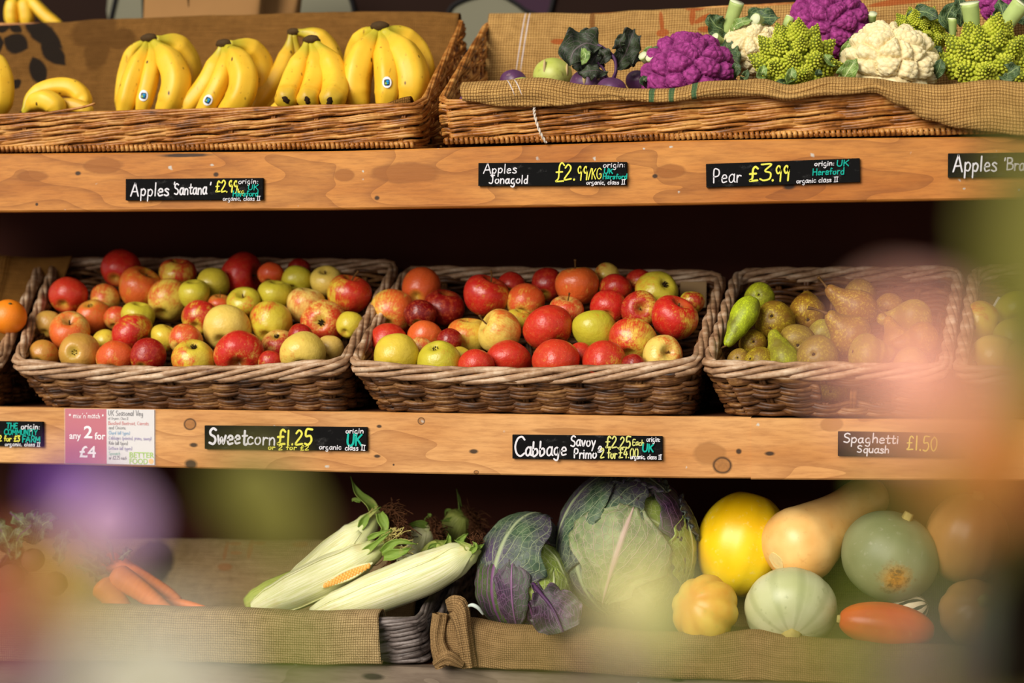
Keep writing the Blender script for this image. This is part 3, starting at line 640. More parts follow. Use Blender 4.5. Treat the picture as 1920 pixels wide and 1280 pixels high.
def ptag(label, corners, texts, seed=0):
    'corners: top-left, top-right, bottom-left in photo points; texts: (ink, text, x, y, height, pen, width) in photo points from the top-left corner'
    a, b, c = [P(x, y, -0.0012) for x, y in corners]
    w, h = (b - a).length, (c - a).length; x_ = (b - a).normalized(); roll = math.atan2(x_.z, x_.x)
    th = 0.006
    t = thing('price_tag', label, 'price tag', c, 'chalkboard price tags on the shelf edges')
    t.rotation_euler = (0, -roll, 0)
    LOC[t.name] = Vector((0, 0, 0)); k = w / math.hypot(corners[1][0] - corners[0][0], corners[1][1] - corners[0][1])
    mb = MB().box((0, -th, 0), (w, 0, h)); o = mb.build('board', M['slate'], t, smooth=False)
    bv = o.modifiers.new('edge', 'BEVEL'); bv.width = 0.0008; bv.segments = 2
    for ink in dict.fromkeys(q[0] for q in texts):
        mb = MB()
        for j, q in enumerate(texts):
            if q[0] != ink: continue
            _, tx, x, y, hh, pen, wd = q
            write(mb, tx, x * k, h - y * k, hh * k, pen * k, wd * k if wd else None, seed + j, lambda a_, b_: Vector((a_, -th - 0.0002 - 0.0003 * j, b_)))
        mb.build('lettering', INK[ink], t, smooth=False)
    return t
ptag('chalkboard price tag for apples at 2.99, below the bananas', [(235, 336), (492, 334), (238, 376)],
     [('w', 'Apples', 10, 30, 22, 2.6, 74), ('w', "'", 90, 24, 18, 2.4, None), ('w', 'Santana', 92, 28, 19, 2.6, 62), ('w', "'", 158, 26, 18, 2.4, None), ('y', '\u00a32.99', 169, 24, 19, 2.5, 43), ('y', '/kg', 206, 27, 8, 1.8, 18), ('w', 'origin:', 212, 10, 9, 1.6, 38), ('t', 'UK', 230, 21, 9, 2.0, 20), ('t', 'Hereford', 202, 32, 9, 2.2, 48), ('w', 'organic, class II', 184, 39.5, 7.5, 1.4, 70)], 1)
ptag('chalkboard price tag for apples at 2.99 per kilo, under the two top baskets', [(896, 306), (1174, 304), (898, 349)],
     [('w', 'Apples', 10, 19, 16, 2.2, 64), ('w', 'Jonagold', 20, 38, 15, 2.4, 76), ('y', '\u00a3', 144, 36, 34, 2.6, 20), ('y', '2', 161, 32, 26, 3.0, 16), ('y', '.', 179, 32, 20, 3.6, None), ('y', '99', 186, 33, 26, 2.6, 22), ('y', '/KG', 207, 31, 19, 1.9, 25), ('w', 'origin:', 234, 10, 10, 1.9, 42), ('t', 'UK', 236, 21, 9, 2.6, 18), ('t', 'Hereford', 234, 31, 9, 2.4, 46), ('w', 'organic, class II', 204, 41, 8, 1.8, 72)], 2)
ptag('chalkboard price tag for pears at 3.99, tilted under the cauliflowers', [(1321, 308), (1609, 297), (1325, 352)],
     [('w', 'Pear', 12, 36, 26, 2.4, 56), ('y', '\u00a3', 80, 36, 26, 3.6, 20), ('y', '3', 100, 36, 29, 3.2, 26), ('y', '.', 124, 36, 20, 4, None), ('y', '99', 130, 38, 30, 3.2, 30), ('w', 'origin:', 204, 12, 10, 2.0, 38), ('t', 'UK', 245, 14, 11, 2.2, 24), ('t', 'Hereford', 200, 29, 12, 2.2, 60), ('w', 'organic class II', 170, 43, 9, 1.7, 78)], 3)
ptag('chalkboard price tag for cooking apples, half hidden by blurred green leaves', [(1775, 288), (2010, 285), (1777, 333)],
     [('w', 'Apples', 10, 36, 30, 3.0, 84), ('w', "'Bramley'", 104, 34, 24, 2.6, 94)], 4)
ptag('chalkboard tag naming the community farm, beside the pink offer card', [(-170, 786), (83, 790), (-170, 832)],
     [('y', '\u00a31.75', 100, 40, 26, 3.4, 66), ('t', 'THE', 186, 12, 9, 2.2, 22), ('w', 'origin:', 213, 13, 10, 2.0, 36), ('t', 'COMMUNITY', 182, 23, 9, 2.0, 62), ('y', '2 for \u00a33', 172, 34, 9, 2.2, 40), ('t', 'FARM', 216, 35, 10, 2.4, 34), ('w', 'organic, class II', 184, 42, 6.5, 1.6, 66)], 5)
ptag('chalkboard price tag for sweetcorn at 1.25, with large teal UK', [(386, 797), (690, 800), (386, 841)],
     [('w', 'Sweet', 8, 33, 28, 4.0, 74), ('w', 'corn', 80, 33, 24, 2.8, 56), ('y', '\u00a31.25', 136, 32, 26, 3.8, 68), ('y', 'or 2 for \u00a32', 120, 42, 8.5, 2.2, 78), ('w', 'origin', 265, 11, 9, 2.2, 34), ('t', 'UK', 267, 33, 20, 3.8, 30), ('w', 'organic', 216, 40, 9, 2.0, 42), ('w', 'class II', 264, 41, 9, 2.0, 38)], 6)
ptag('chalkboard price tag for cabbage at 2.25 each, above the large cabbage', [(962, 814), (1243, 817), (962, 859)],
     [('w', 'C', 3, 39, 34, 4.0, 22), ('w', 'abbage', 24, 38, 26, 3.4, 80), ('w', 'Savoy', 110, 20, 19, 2.8, 48), ('w', 'Primo', 116, 42, 17, 2.6, 44), ('w', '&', 160, 30, 18, 2.6, 12), ('p', '\u00a32.25', 175, 22, 20, 2.6, 48), ('p', 'Each', 226, 17, 10, 2.2, 22), ('p', 'or', 200, 26, 9, 1.8, 12), ('p', '2 for', 166, 41, 17, 2.4, 32), ('p', '\u00a34.00', 200, 40, 18, 2.4, 38), ('w', 'origin:', 252, 10, 10, 1.8, 26), ('t', 'UK', 244, 29, 14, 2.6, 22), ('w', 'organic, class II', 222, 42, 8, 1.9, 58)], 7)
ptag('chalkboard price tag for spaghetti squash, misted by blurred blossom', [(1571, 808), (1810, 812), (1571, 854)],
     [('w', 'Spaghetti', 10, 21, 17, 2.3, 106), ('w', 'Squash', 36, 40, 14, 2.2, 62), ('y', '\u00a31.50', 128, 34, 28, 2.6, 60)], 8)
# printed offer card in a clear sleeve
k = 1.0
a = P(123, 772, -0.0015); b = P(290, 772, -0.0015); c = P(123, 868, -0.0015); kk = (b.x - a.x) / 167.0
card = thing('offer_card', 'pink and white two for four pounds offer card in a clear sleeve', 'sign', c)
LOC[card.name] = Vector((0, 0, 0))
MB().box((0, -0.001, 0), (78 * kk, 0, 96 * kk)).build('pink_panel', plain('pink_card_print', S(184, 50, 80), 0.35), card, smooth=False)
MB().box((78 * kk, -0.001, 0), (167 * kk, 0, 96 * kk)).build('white_panel', plain('white_card', S(214, 208, 206), 0.35), card, smooth=False)
gs = G('clear_sleeve_plastic', 0.15, 0.5); gs.b.inputs['Base Color'].default_value = (0.95, 0.95, 0.96, 1); gs.b.inputs['Alpha'].default_value = 0.08
MB().box((-1.5 * kk, -0.0024, -1.5 * kk), (170 * kk, -0.002, 97 * kk)).build('clear_sleeve', gs.mat, card, smooth=False)
def bfont(body, x, y, size, mat, width=None, bold=0.0):
    cu = bpy.data.curves.new('t', 'FONT'); cu.body = body; cu.size = 1.0; cu.offset = bold
    ob = bpy.data.objects.new('t', cu); COL.objects.link(ob); bpy.context.view_layer.update()
    me = bpy.data.meshes.new_from_object(ob.evaluated_get(bpy.context.evaluated_depsgraph_get()))
    bpy.data.objects.remove(ob)
    co = [v.co.copy() for v in me.vertices]; wmx = max(p.x for p in co) - min(p.x for p in co)
    sx = (width / wmx) if width else size
    for v in me.vertices: v.co = Vector((x * kk + v.co.x * sx * kk, -0.0016, (96 - y) * kk + v.co.y * size * kk))
    me.materials.clear(); me.materials.append(mat)
    return put('lettering', me, card)
pw = plain('white_print', S(248, 236, 238), 0.4); lime = plain('lime_print', S(150, 190, 40), 0.4)
bfont('any', 8, 53, 17, pw, 22, 0.02); bfont('2', 35, 51, 30, pw, 16, 0.02); bfont('for', 56, 53, 17, pw, 20, 0.02); bfont('\u00a34', 26, 85, 28, pw, 31, 0.02)
bfont('BETTER', 120, 84, 13.5, lime, 46, 0.015); bfont('FOOD', 120, 95, 13.5, lime, 34, 0.015)
def hand(lines, mat):
    mb = MB()
    for j, (tx, x, y, h, pen, wd) in enumerate(lines): write(mb, tx, x * kk, (96 - y) * kk, h * kk, pen * kk, wd * kk, j, lambda a_, b_: Vector((a_, -0.0016, b_)))
    mb.build('lettering', mat, card, smooth=False)
hand([('* mix', 7, 16, 9, 1.2, 24), ("'n'", 32, 16, 9, 1.2, 10), ('match *', 43, 16, 9, 1.2, 30)], pw)
hand([('UK Seasonal Veg', 81, 11, 9, 1.0, 66), ('all Organic, Class II', 81, 18, 4, 0.5, 38), ('and Onions', 82, 35, 6, 0.7, 32), ('Kale (all types)', 82, 62, 6, 0.7, 36), ('or \u00a32.25 each', 82, 88, 6, 0.7, 34)], plain('dark_print', S(70, 62, 66), 0.5))
hand([('Bunched Beetroot, Carrots', 81, 27, 6, 0.8, 76)], plain('red_print', S(206, 92, 84), 0.5))
hand([('Chard (all types)', 82, 44, 6, 0.7, 40)], plain('blue_print', S(80, 150, 196), 0.5))
hand([('Cabbages (pointed, primo, savoy)', 82, 53, 6, 0.7, 80), ('Lettuce (all types)', 82, 71, 6, 0.7, 44)], plain('violet_print', S(130, 110, 170), 0.5))
hand([('Spinach', 82, 80, 6, 0.7, 22)], plain('green_print', S(90, 170, 140), 0.5))
mb = MB(); cx, cz = 161 * kk, (96 - 90) * kk
ids = [mb.vert((cx + 4.6 * kk * math.cos(q * PI / 12), -0.0016, cz + 4.6 * kk * math.sin(q * PI / 12))) for q in range(24)]; mb.face(*ids)
mb.build('roundel', plain('orange_print', S(240, 176, 96), 0.4), card, smooth=False)
# ------------------------------------------------------------------ apples
def apple_material():
    g = G('apple_skin', 0.32, 0.45)
    oi = g.node('ObjectInfo'); col = g.node('SeparateColor', {0: oi.outputs['Color']}).outputs
    cov, gr, seed, hue = col[0], col[1], col[2], oi.outputs['Alpha']
    co = g.co(); d = g.node('VectorMath', {0: co}, operation='NORMALIZE').outputs[0]
    s = g.sep(d); off = g.comb(g.math('MULTIPLY', seed, 37.0), g.math('MULTIPLY', seed, 19.0), g.math('MULTIPLY', seed, 53.0))
    n1 = g.noise(g.node('VectorMath', {0: d, 1: off}, operation='ADD').outputs[0], 1.7, 3.0, 0.6)
    ang = g.math('ARCTAN2', s[1], s[0])
    sv = g.comb(g.math('ADD', g.math('MULTIPLY', s[0], 7.0), g.math('MULTIPLY', seed, 20.0)), g.math('MULTIPLY', s[1], 7.0), g.math('MULTIPLY', s[2], 0.9))
    st = g.noise(sv, 1.6, 4.0, 0.7)
    st2 = g.noise(g.scale(sv, (3, 3, 1.2)), 1.6, 2.0, 0.6)
    m = g.math('ADD', g.math('MULTIPLY', s[0], 0.55), g.math('MULTIPLY', s[2], 0.12))
    m = g.math('ADD', m, g.math('MULTIPLY', g.math('SUBTRACT', n1, 0.5), 2.7))
    m = g.math('ADD', m, g.math('MULTIPLY', g.math('SUBTRACT', st, 0.5), 2.2))
    m = g.math('ADD', m, g.math('MULTIPLY', g.math('SUBTRACT', cov, 0.56), 2.5))
    m = g.mapr(m, -0.6, 0.6, 0.0, 1.0, True)
    ground = g.ramp(gr, [(0.0, S(190, 184, 48)), (0.35, S(222, 190, 62)), (0.6, S(236, 202, 106)), (1.0, S(182, 112, 38))])
    ground = g.mix(g.mapr(n1, 0.35, 0.7, 0.0, 0.35), ground, S(172, 142, 34))
    red = g.ramp(hue, [(0.0, S(108, 8, 8)), (0.45, S(198, 38, 28)), (1.0, S(220, 104, 40))])
    red = g.mix(g.mapr(st2, 0.48, 0.75, 0.0, 0.42), red, g.mix(0.6, red, S(96, 4, 8)))
    n5 = g.noise(g.node('VectorMath', {0: d, 1: off}, operation='ADD').outputs[0], 4.5, 4.0, 0.7)
    red = g.mix(g.mapr(n5, 0.48, 0.72, 0.0, 0.55), red, S(204, 92, 44))
    c = g.mix(m, ground, red)
    vo = g.vor(g.node('VectorMath', {0: d, 1: off}, operation='ADD').outputs[0], 8.0)
    c = g.mix(g.math('MULTIPLY', g.mapr(vo, 0.11, 0.04), g.math('MULTIPLY', m, 0.75)), c, S(236, 190, 130))
    rad = g.math('SQRT', g.math('ADD', g.math('MULTIPLY', s[0], s[0]), g.math('MULTIPLY', s[1], s[1])))
    cav = g.math('MULTIPLY', g.mapr(rad, 0.5, 0.12), 0.6)
    c = g.mix(cav, c, g.mix(g.mapr(s[2], -0.2, 0.2), S(196, 176, 60), S(146, 122, 44)))
    g.color(c); g.rough(g.mapr(n1, 0.3, 0.7, 0.26, 0.42)); g.bump(n1, 0.08, 0.05)
    return g.mat
M['apple'] = apple_material()
M['stem'] = plain('brown_fruit_stem', S(96, 66, 30), 0.7, 0.2, 0.3, 8.0)
M['calyx'] = plain('dried_calyx', S(58, 44, 24), 0.9, 0.1, 0.4, 9.0)
def apple_mesh(seed):
    rnd = random.Random(seed); mb = MB(); hz = rnd.uniform(0.80, 0.95); tw = rnd.uniform(0.06, 0.16); lob = rnd.uniform(0.006, 0.028); ph = rnd.uniform(0, 6); lean = rnd.uniform(-0.08, 0.08)
    def fn(u, v):
        th = PI * v; a = 2 * PI * u
        s_, c_ = math.sin(th), math.cos(th)
        r = s_ ** 0.86 * (1 + tw * c_) * (1 + lob * math.cos(5 * a + ph) * (0.4 + 0.6 * (1 - c_) / 2) + 0.025 * math.cos(a + ph) + 0.02 * math.cos(2 * a - ph))
        z = hz * (c_ + lean * s_ * math.cos(a)) - 0.40 * math.exp(-(r / 0.27) ** 2) * (c_ > 0) + 0.26 * math.exp(-(r / 0.25) ** 2) * (c_ < 0)
        return Vector((r * math.cos(a), r * math.sin(a), z)) * (1 + 0.03 * nz((s_ * math.cos(a), s_ * math.sin(a), c_), 1.3, seed))
    mb.grid(fn, 36, 26, wrap=True)
    return mb.mesh('apple_body', M['apple'])
AP = [apple_mesh(k) for k in range(7)]
st_m = MB().tube(cat([Vector((0, 0, 0.35)), Vector((0.02, 0.01, 0.7)), Vector((0.10, 0.03, 1.0)), Vector((0.22, 0.04, 1.22))], 4), [0.055, 0.045, 0.04, 0.036, 0.036, 0.036, 0.036, 0.036, 0.036, 0.04, 0.045, 0.055, 0.06], 7).mesh('apple_stem', M['stem'])
st_s = MB().tube(cat([Vector((0, 0, 0.32)), Vector((0.03, 0.01, 0.55)), Vector((0.08, 0.03, 0.78))], 4), 0.045, 7).mesh('apple_short_stem', M['stem'])
mb = MB(); mb.ball((0, 0, -0.60), (0.10, 0.10, 0.06), 8, 5)
for k in range(6):
    a = k * PI / 3 + 0.2; mb.tube([Vector((0.06 * math.cos(a), 0.06 * math.sin(a), -0.60)), Vector((0.13 * math.cos(a), 0.13 * math.sin(a), -0.72)), Vector((0.09 * math.cos(a + .5), 0.09 * math.sin(a + .5), -0.80))], [0.04, 0.03, 0.008], 5)
cx_m = mb.mesh('apple_calyx', M['calyx'])
AX = {'u': (0.12, 1, 0.28), 'ul': (-0.45, 0.9, 0.2), 'ur': (0.5, 0.85, 0.2), 'f': (0.05, 0.2, 1), 'fu': (0.05, 0.75, 0.65), 'c': (0.05, -0.05, -1), 'cu': (0.0, -0.75, -0.66), 'b': (0.2, 0.6, -0.75), 'd': (0.1, -0.5, 0.75), 'l': (-0.95, 0.3, 0.1), 'r': (0.95, 0.2, 0.2)}
RD = {'v': (0.0, 0.25, 1), 'l': (-1, 0.2, 0.3), 'r': (1, 0.2, 0.3), 'u': (0.0, 1, 0.3), 'a': (0, 0, -1), 'd': (0, -1, 0.3), 'ul': (-0.7, 0.7, 0.4), 'dl': (-0.7, -0.6, 0.4)}
def basis(axis, xd):
    z = axis.normalized(); x = xd - z * xd.dot(z)
    if x.length < 0.15: x = Vector((0.3, 0.9, 0.2)); x = x - z * x.dot(z)
    x.normalize(); y = z.cross(x)
    return Matrix((x, y, z)).transposed().to_4x4()
def relax(items, lo, hi, it=260, lat=0.55):
    'items: [point, radius, target]; keeps each near its sight line, frees overlaps mostly in depth'
    X = np.array([i[0] for i in items]); R = np.array([i[1] for i in items]); T = X.copy()
    ray = T - np.array(CAMP); ray /= np.linalg.norm(ray, axis=1)[:, None]
    n = len(X)
    for _ in range(it):
        D = X[:, None] - X[None]; L = np.linalg.norm(D, axis=2) + np.eye(n) * 9 + 1e-9
        ov = np.maximum(0, (R[:, None] + R[None]) - L) * (1 - np.eye(n))
        push = (D / L[:, :, None] * ov[:, :, None]).sum(1) * 0.30
        al = (push * ray).sum(1)[:, None] * ray
        X += al * 1.0 + (push - al) * lat
        d = X - T; lt = d - (d * ray).sum(1)[:, None] * ray
        X -= lt * 0.22
        yy = np.clip(X[:, 1], lo, hi); k = (yy - X[:, 1]) / ray[:, 1]; X += ray * k[:, None]
    return [Vector(x) for x in X]
def apples(rows, group, y0, y1, seed, ytop, ybot, cat_='apple'):
    its = []
    for r in rows:
        px, py, rp = r[:3]
        Y = y0 + (ybot - py) / (ybot - ytop) * (y1 - y0) + (r[10] if len(r) > 10 else 0)
        p = P(px, py, Y); its.append((p, pxm(rp, p) * 0.965))
    pos = relax(its, 0.035, 0.345)
    rnd = random.Random(seed)
    for r, p in zip(rows, pos):
        px, py, rp, ax, rd, cov, gr, hue, feat, lab = r[:10]
        R = pxm(rp, p); k = rnd.randrange(len(AP))
        A = cd(*(AX[ax] if isinstance(ax, str) else ax)); X = cd(*RD[rd])
        if isinstance(ax, str): A = (A + Vector((rnd.uniform(-1, 1), rnd.uniform(-1, 1), rnd.uniform(-1, 1))) * 0.12).normalized()
        o = put('apple', AP[k], None, Matrix.Translation(p) @ basis(A, X) @ Matrix.Scale(R, 4))
        o.color = (cov, gr, rnd.random(), hue)
        tag(o, lab, cat_, group)
        if 's' in feat: put('stem', st_m, o)
        elif 't' in feat: put('stem', st_s, o)
        if 'c' in feat: put('calyx', cx_m, o)
A_ = 'basket beside the orange'
rowsA = [
 (128, 556, 37, 'b', 'v', .85, .3, .5, '', 'big red apple at the rear corner of the ' + A_ + ', against dark sacking'),
 (226, 505, 37, 'b', 'v', .92, .3, .45, '', 'highest red apple at the very back of the ' + A_),
 (333, 515, 36, 'u', 'u', .70, .4, .5, '', 'red apple with a yellow underside at the back of the ' + A_),
 (197, 562, 28, 'b', 'ul', .52, .5, .8, '', 'small russet apple wedged between two big red apples, ' + A_),
 (263, 541, 41, 'ur', 'v', .62, .35, .95, 't', 'large orange-red apple whose stem meets the yellow one beside it, ' + A_),
 (318, 564, 42, 'b', 'ul', .40, .42, .7, '', 'large yellow apple with a red-orange shoulder near the middle back, ' + A_),
 (92, 610, 28, 'b', 'd', .42, .85, .4, '', 'small green-brown apple touching the side wall of the ' + A_),
 (175, 593, 35, 'cu', 'v', .62, .95, .95, 'c', 'glossy orange russet apple with its dark eye turned up, ' + A_),
 (132, 622, 39, 'fu', 'v', .60, .75, .95, 't', 'dull orange apple with a creased top, above the eye-facing russet one'),
 (82, 666, 29, 'b', 'r', .22, .95, .6, '', 'small plain russet apple in the front corner of the ' + A_),
 (149, 662, 39, 'c', 'l', .15, .88, .9, 'c', 'russet apple at the front rim showing its dark open eye, ' + A_),
 (197, 645, 27, 'b', 'd', .50, .3, .3, '', 'purple and yellow apple half hidden behind the front russet one, ' + A_),
 (217, 675, 37, 'b', 'v', .72, .45, .8, '', 'red-orange apple low on the front rim beside the eye-facing russet one'),
 (247, 626, 41, (0.85, -0.55, 0.35), 'l', .66, .25, .4, 's', 'shiny red and yellow apple with a green stem pointing down, ' + A_),
 (259, 594, 31, 'u', 'l', .10, .1, .6, '', 'yellow-green apple peeking out above the shiny stemmed apple'),
 (219, 598, 24, 'b', 'v', .5, .9, .6, '', 'small dim russet apple behind the shiny stemmed apple, ' + A_),
 (310, 634, 29, 'ur', 'r', .30, .3, .8, '', 'small upright green-yellow apple just past the green stem, ' + A_),
 (277, 670, 34, 'b', 'v', .85, .3, .2, '', 'dark red apple deep between the front ones, under the green stem'),
 (364, 553, 30, 'u', 'a', .06, .1, .6, '', 'shaded green apple behind the large yellow and orange one, ' + A_),
 (347, 638, 32, 'b', 'v', .60, .5, .75, '', 'pinkish red small apple above the pink and green one, ' + A_),
 (364, 672, 41, 'cu', 'l', .46, .25, .75, 'c', 'pink and green apple with its eye up, resting on the front rim'),
 (375, 597, 35, 'b', 'u', .60, .35, .35, '', 'red-topped yellow apple marked with small dark pits, ' + A_),
 (397, 534, 31, 'b', 'a', .05, .2, .6, '', 'dim yellow-green apple behind the biggest red apple, ' + A_),
 (453, 518, 45, (0.9, 0.05, 0.4), 'v', .95, .3, .45, 't', 'biggest red apple, at the back centre of the ' + A_),
 (508, 516, 25, 'b', 'v', .8, .5, .7, '', 'dim orange apple behind the biggest red apple and the green one, ' + A_),
 (556, 527, 30, 'b', 'a', .05, .1, .6, '', 'round lime-yellow apple in the back row of the ' + A_),
 (612, 529, 31, 'fu', 'a', .10, .5, .6, 't', 'dull green-brown apple with its dimple turned up, back row of ' + A_),
 (561, 506, 22, 'b', 'v', .9, .3, .1, '', 'dark red apple barely showing over the lime-yellow one at the back'),
 (516, 552, 32, 'u', 'a', .12, .12, .7, '', 'bright yellow-green apple behind the small dimpled one, ' + A_),
 (459, 568, 32, 'fu', 'd', .24, .12, .7, 't', 'small yellow-green apple with a shallow stem dimple in front of the biggest red'),
 (412, 571, 23, 'u', 'v', .45, .95, .7, 's', 'small brown apple with a stem in the gap below the biggest red'),
 (574, 574, 37, 'u', 'v', .30, .6, .7, '', 'russet-striped apple behind the big eye-facing red one, ' + A_),
 (653, 553, 41, 'u', 'r', .72, .3, .5, 's', 'red apple with a yellow shoulder and upright stem, ' + A_),
 (426, 617, 46, 'b', 'r', .10, .52, .8, '', 'large pale yellow apple in the middle of the ' + A_),
 (508, 606, 40, 'b', 'l', .34, .2, .6, '', 'green-yellow apple with a red flank beside the large pale yellow one'),
 (607, 605, 43, 'c', 'd', .72, .5, .55, 'c', 'large red apple facing out with a yellow star around its eye, ' + A_),
 (523, 648, 34, 'cu', 'v', .55, .8, .25, 'c', 'dull purple-brown apple between two front apples, ' + A_),
 (450, 664, 48, 'd', 'v', .68, .5, .45, '', 'largest front apple, red with yellow flames, on the rim above the sweetcorn tag'),
 (569, 660, 42, (0.0, -0.75, 0.75), 'l', .14, .5, .8, 't', 'yellow apple with a deep stem hollow at the front rim, ' + A_),
 (655, 610, 26, 'b', 'a', .35, .2, .5, '', 'green-red apple tucked behind the eye-facing red one by the basket side'),
 (563, 630, 24, 'b', 'v', .85, .3, .2, '', 'dark plum-red apple glimpsed under the green-yellow one with a red flank'),
 (617, 655, 26, 'b', 'a', .1, .7, .5, '', 'small russet yellow apple at the front corner next to the second apple basket'),
 (507, 680, 24, 'b', 'v', .7, .5, .3, '', 'shadowed apple sunk behind the front rim beside the flame-striped one'),
]
apples(rowsA, 'small mixed apples in the basket beside the orange', 0.055, 0.30, 4, 505, 672)
B_ = 'basket beside the pears'
rowsB = [
 (737, 588, 46, 'b', 'r', .62, .45, .85, '', 'large orange-red apple high at the side wall of the ' + B_),
 (789, 541, 37, 'b', 'v', .85, .3, .8, '', 'dim orange-red apple alone at the back corner of the ' + B_),
 (833, 578, 40, 'u', 'v', .98, .3, .05, '', 'deep dark red apple beside the tall-stemmed red one, ' + B_),
 (911, 556, 43, (0.35, 0.9, 0.3), 'l', .80, .3, .4, 's', 'red striped apple with an angled stem near the back of the ' + B_),
 (788, 592, 31, 'b', 'v', .95, .3, .0, '', 'very dark red apple in shadow below the dim orange-red corner one'),
 (797, 633, 34, 'b', 'v', .80, .5, .9, '', 'russet-red apple behind the two yellow-green front apples, ' + B_),
 (727, 646, 37, 'b', 'v', .9, .3, .5, '', 'pinkish red apple behind the pale yellow front corner apple'),
 (741, 669, 42, 'b', 'a', .08, .32, .8, '', 'pale yellow apple at the front corner of the ' + B_),
 (788, 657, 26, 'b', 'v', .4, .6, .8, '', 'small yellow-brown apple glimpsed between the two yellow-green front apples'),
 (823, 678, 43, (0.15, -0.75, -0.55), 'r', .16, .08, .8, 'c', 'green-yellow front apple with its eye turned up, ' + B_),
 (878, 635, 42, 'u', 'l', .42, .4, .95, 't', 'yellow-orange apple behind the one with the sideways stem, ' + B_),
 (938, 622, 42, (-0.85, 0.45, 0.3), 'u', .36, .5, .95, 's', 'yellow apple with its dark stem sticking out sideways, ' + B_),
 (893, 688, 35, 'b', 'v', .82, .4, .5, '', 'red apple sunk at the front rim beside the speckled red one'),
 (952, 674, 43, (0.05, -0.85, 0.55), 'v', .92, .4, .5, '', 'speckled red apple with its hollow turned down, at the front rim'),
 (985, 568, 36, 'b', 'v', .62, .42, .75, '', 'mottled orange and yellow apple behind the big red centre one'),
 (958, 536, 26, 'b', 'v', .95, .3, .3, '', 'dark red apple peeping out behind the angled-stem red one'),
 (972, 602, 27, 'u', 'r', .35, .25, .75, '', 'greenish pink apple between the sideways-stem one and the big red centre one'),
 (862, 674, 24, 'b', 'a', .1, .3, .5, '', 'yellowish apple just visible behind the green-yellow eye-up one'),
 (843, 640, 24, 'b', 'v', .9, .3, .1, '', 'dark red apple in the gap beneath the deep dark red one'),
 (1029, 616, 48, (-0.35, 0.75, -0.55), 'v', .80, .35, .5, 'c', 'biggest red apple in the centre, its eye turned down, ' + B_),
 (1081, 537, 42, (-0.1, 1, 0.1), 'v', .66, .5, .9, 's', 'orange-red apple with an upright stem, topmost in the ' + B_),
 (1026, 536, 32, 'b', 'v', .92, .3, .2, '', 'dark red apple at the back just beside the topmost orange-red one'),
 (1137, 517, 24, 'b', 'l', .3, .5, .6, '', 'small yellow-brown apple in shadow beyond the topmost orange-red one'),
 (1154, 543, 31, 'b', 'v', .75, .4, .35, '', 'red apple with a yellow flash just below the shadowed back ones, ' + B_),
 (1062, 586, 33, (0.1, 0.95, 0.3), 'v', .48, .7, .6, 's', 'dull pink-brown apple with a thin stem under the topmost one'),
 (1141, 577, 35, 'b', 'v', .88, .4, .45, '', 'plain red apple behind the clean green one, ' + B_),
 (1200, 531, 28, 'b', 'v', .7, .6, .3, '', 'dim brownish red apple at the back behind the large green-yellow one'),
 (1232, 547, 42, (-0.45, -0.45, -0.75), 'l', .28, .15, .85, 'c', 'large green-yellow apple with its eye facing out at the back, ' + B_),
 (1199, 581, 35, (0.05, 0.1, 1), 'l', .62, .4, .3, 't', 'wrinkled red and yellow apple with a puckered stem end'),
 (1264, 597, 44, (0.3, 0.75, 0.45), 'l', .72, .38, .45, 't', 'large red apple with a yellow patch by the side wall near the pears'),
 (1297, 567, 24, 'u', 'd', .5, .2, .2, '', 'dark yellow-red apple under the cardboard piece in the rear corner'),
 (1116, 620, 41, (-0.2, 0.85, -0.3), 'r', .14, .06, .8, '', 'clean green apple between red ones, with a small nick in its skin'),
 (1186, 640, 46, 'b', 'dl', .66, .38, .5, '', 'red apple with a bright yellow patch, above the streaked pale one'),
 (1241, 666, 38, (0.25, 0.2, 0.9), 'r', .40, .55, .85, 't', 'pale yellow apple streaked pink with its stem hollow facing out'),
 (1043, 680, 44, 'b', 'v', .93, .4, .55, '', 'pinkish red apple at the middle of the front rim, ' + B_),
 (1133, 681, 42, 'b', 'l', .84, .35, .5, '', 'red front apple with a yellow-edged shoulder beside the pinkish red one'),
 (1088, 666, 24, 'b', 'v', .85, .4, .5, '', 'red apple glimpsed between the two red ones at the front rim'),
 (1188, 686, 23, 'b', 'v', .9, .4, .1, '', 'shadowed dark apple sunk beneath the yellow-patched red one'),
]
apples(rowsB, 'large red apples in the basket beside the pears', 0.055, 0.30, 9, 515, 680)
rowsC = [
 (1842, 606, 43, (-0.9, 0.1, -0.5), 'u', .30, .3, .5, 'c', 'pinkish green cooking apple with a dark eye, behind the pink haze'),
 (1904, 583, 38, 'b', 'a', .02, .0, .6, '', 'green cooking apple behind the white slip of paper'),
 (1898, 634, 36, 'b', 'a', .02, .02, .6, '', 'green cooking apple just below the white slip of paper'),
 (1862, 672, 44, 'b', 'a', .10, .5, .5, '', 'large brownish green cooking apple at the basket front', .02),
 (1918, 672, 34, 'b', 'a', .04, .1, .5, '', 'green cooking apple half outside the picture under the blurred leaves'),
]
apples(rowsC, 'cooking apples beyond the pears', 0.10, 0.26, 12, 580, 675)
p = P(1874, 572, 0.26)
MB().box((-0.009, -0.0008, -0.012), (0.009, 0.0008, 0.012), Matrix.Translation(p) @ Matrix.Rotation(0.5, 4, 'Y')).build('paper_slip', plain('white_paper', S(220, 214, 206), 0.7)); 
tag(bpy.data.objects['paper_slip'], 'small white slip of paper standing among the cooking apples', 'paper')
p = P(1300, 546, 0.355)
o = MB().box((-0.024, -0.002, -0.03), (0.024, 0.002, 0.018), Matrix.Translation(p) @ Matrix.Rotation(-0.15, 4, 'X')).build('cardboard_piece', plain('brown_cardboard', S(170, 138, 96), 0.85)); o.modifiers.new('edge', 'BEVEL').width = 0.0015
tag(o, 'plain brown cardboard piece in the rear corner of the red apple basket', 'cardboard')

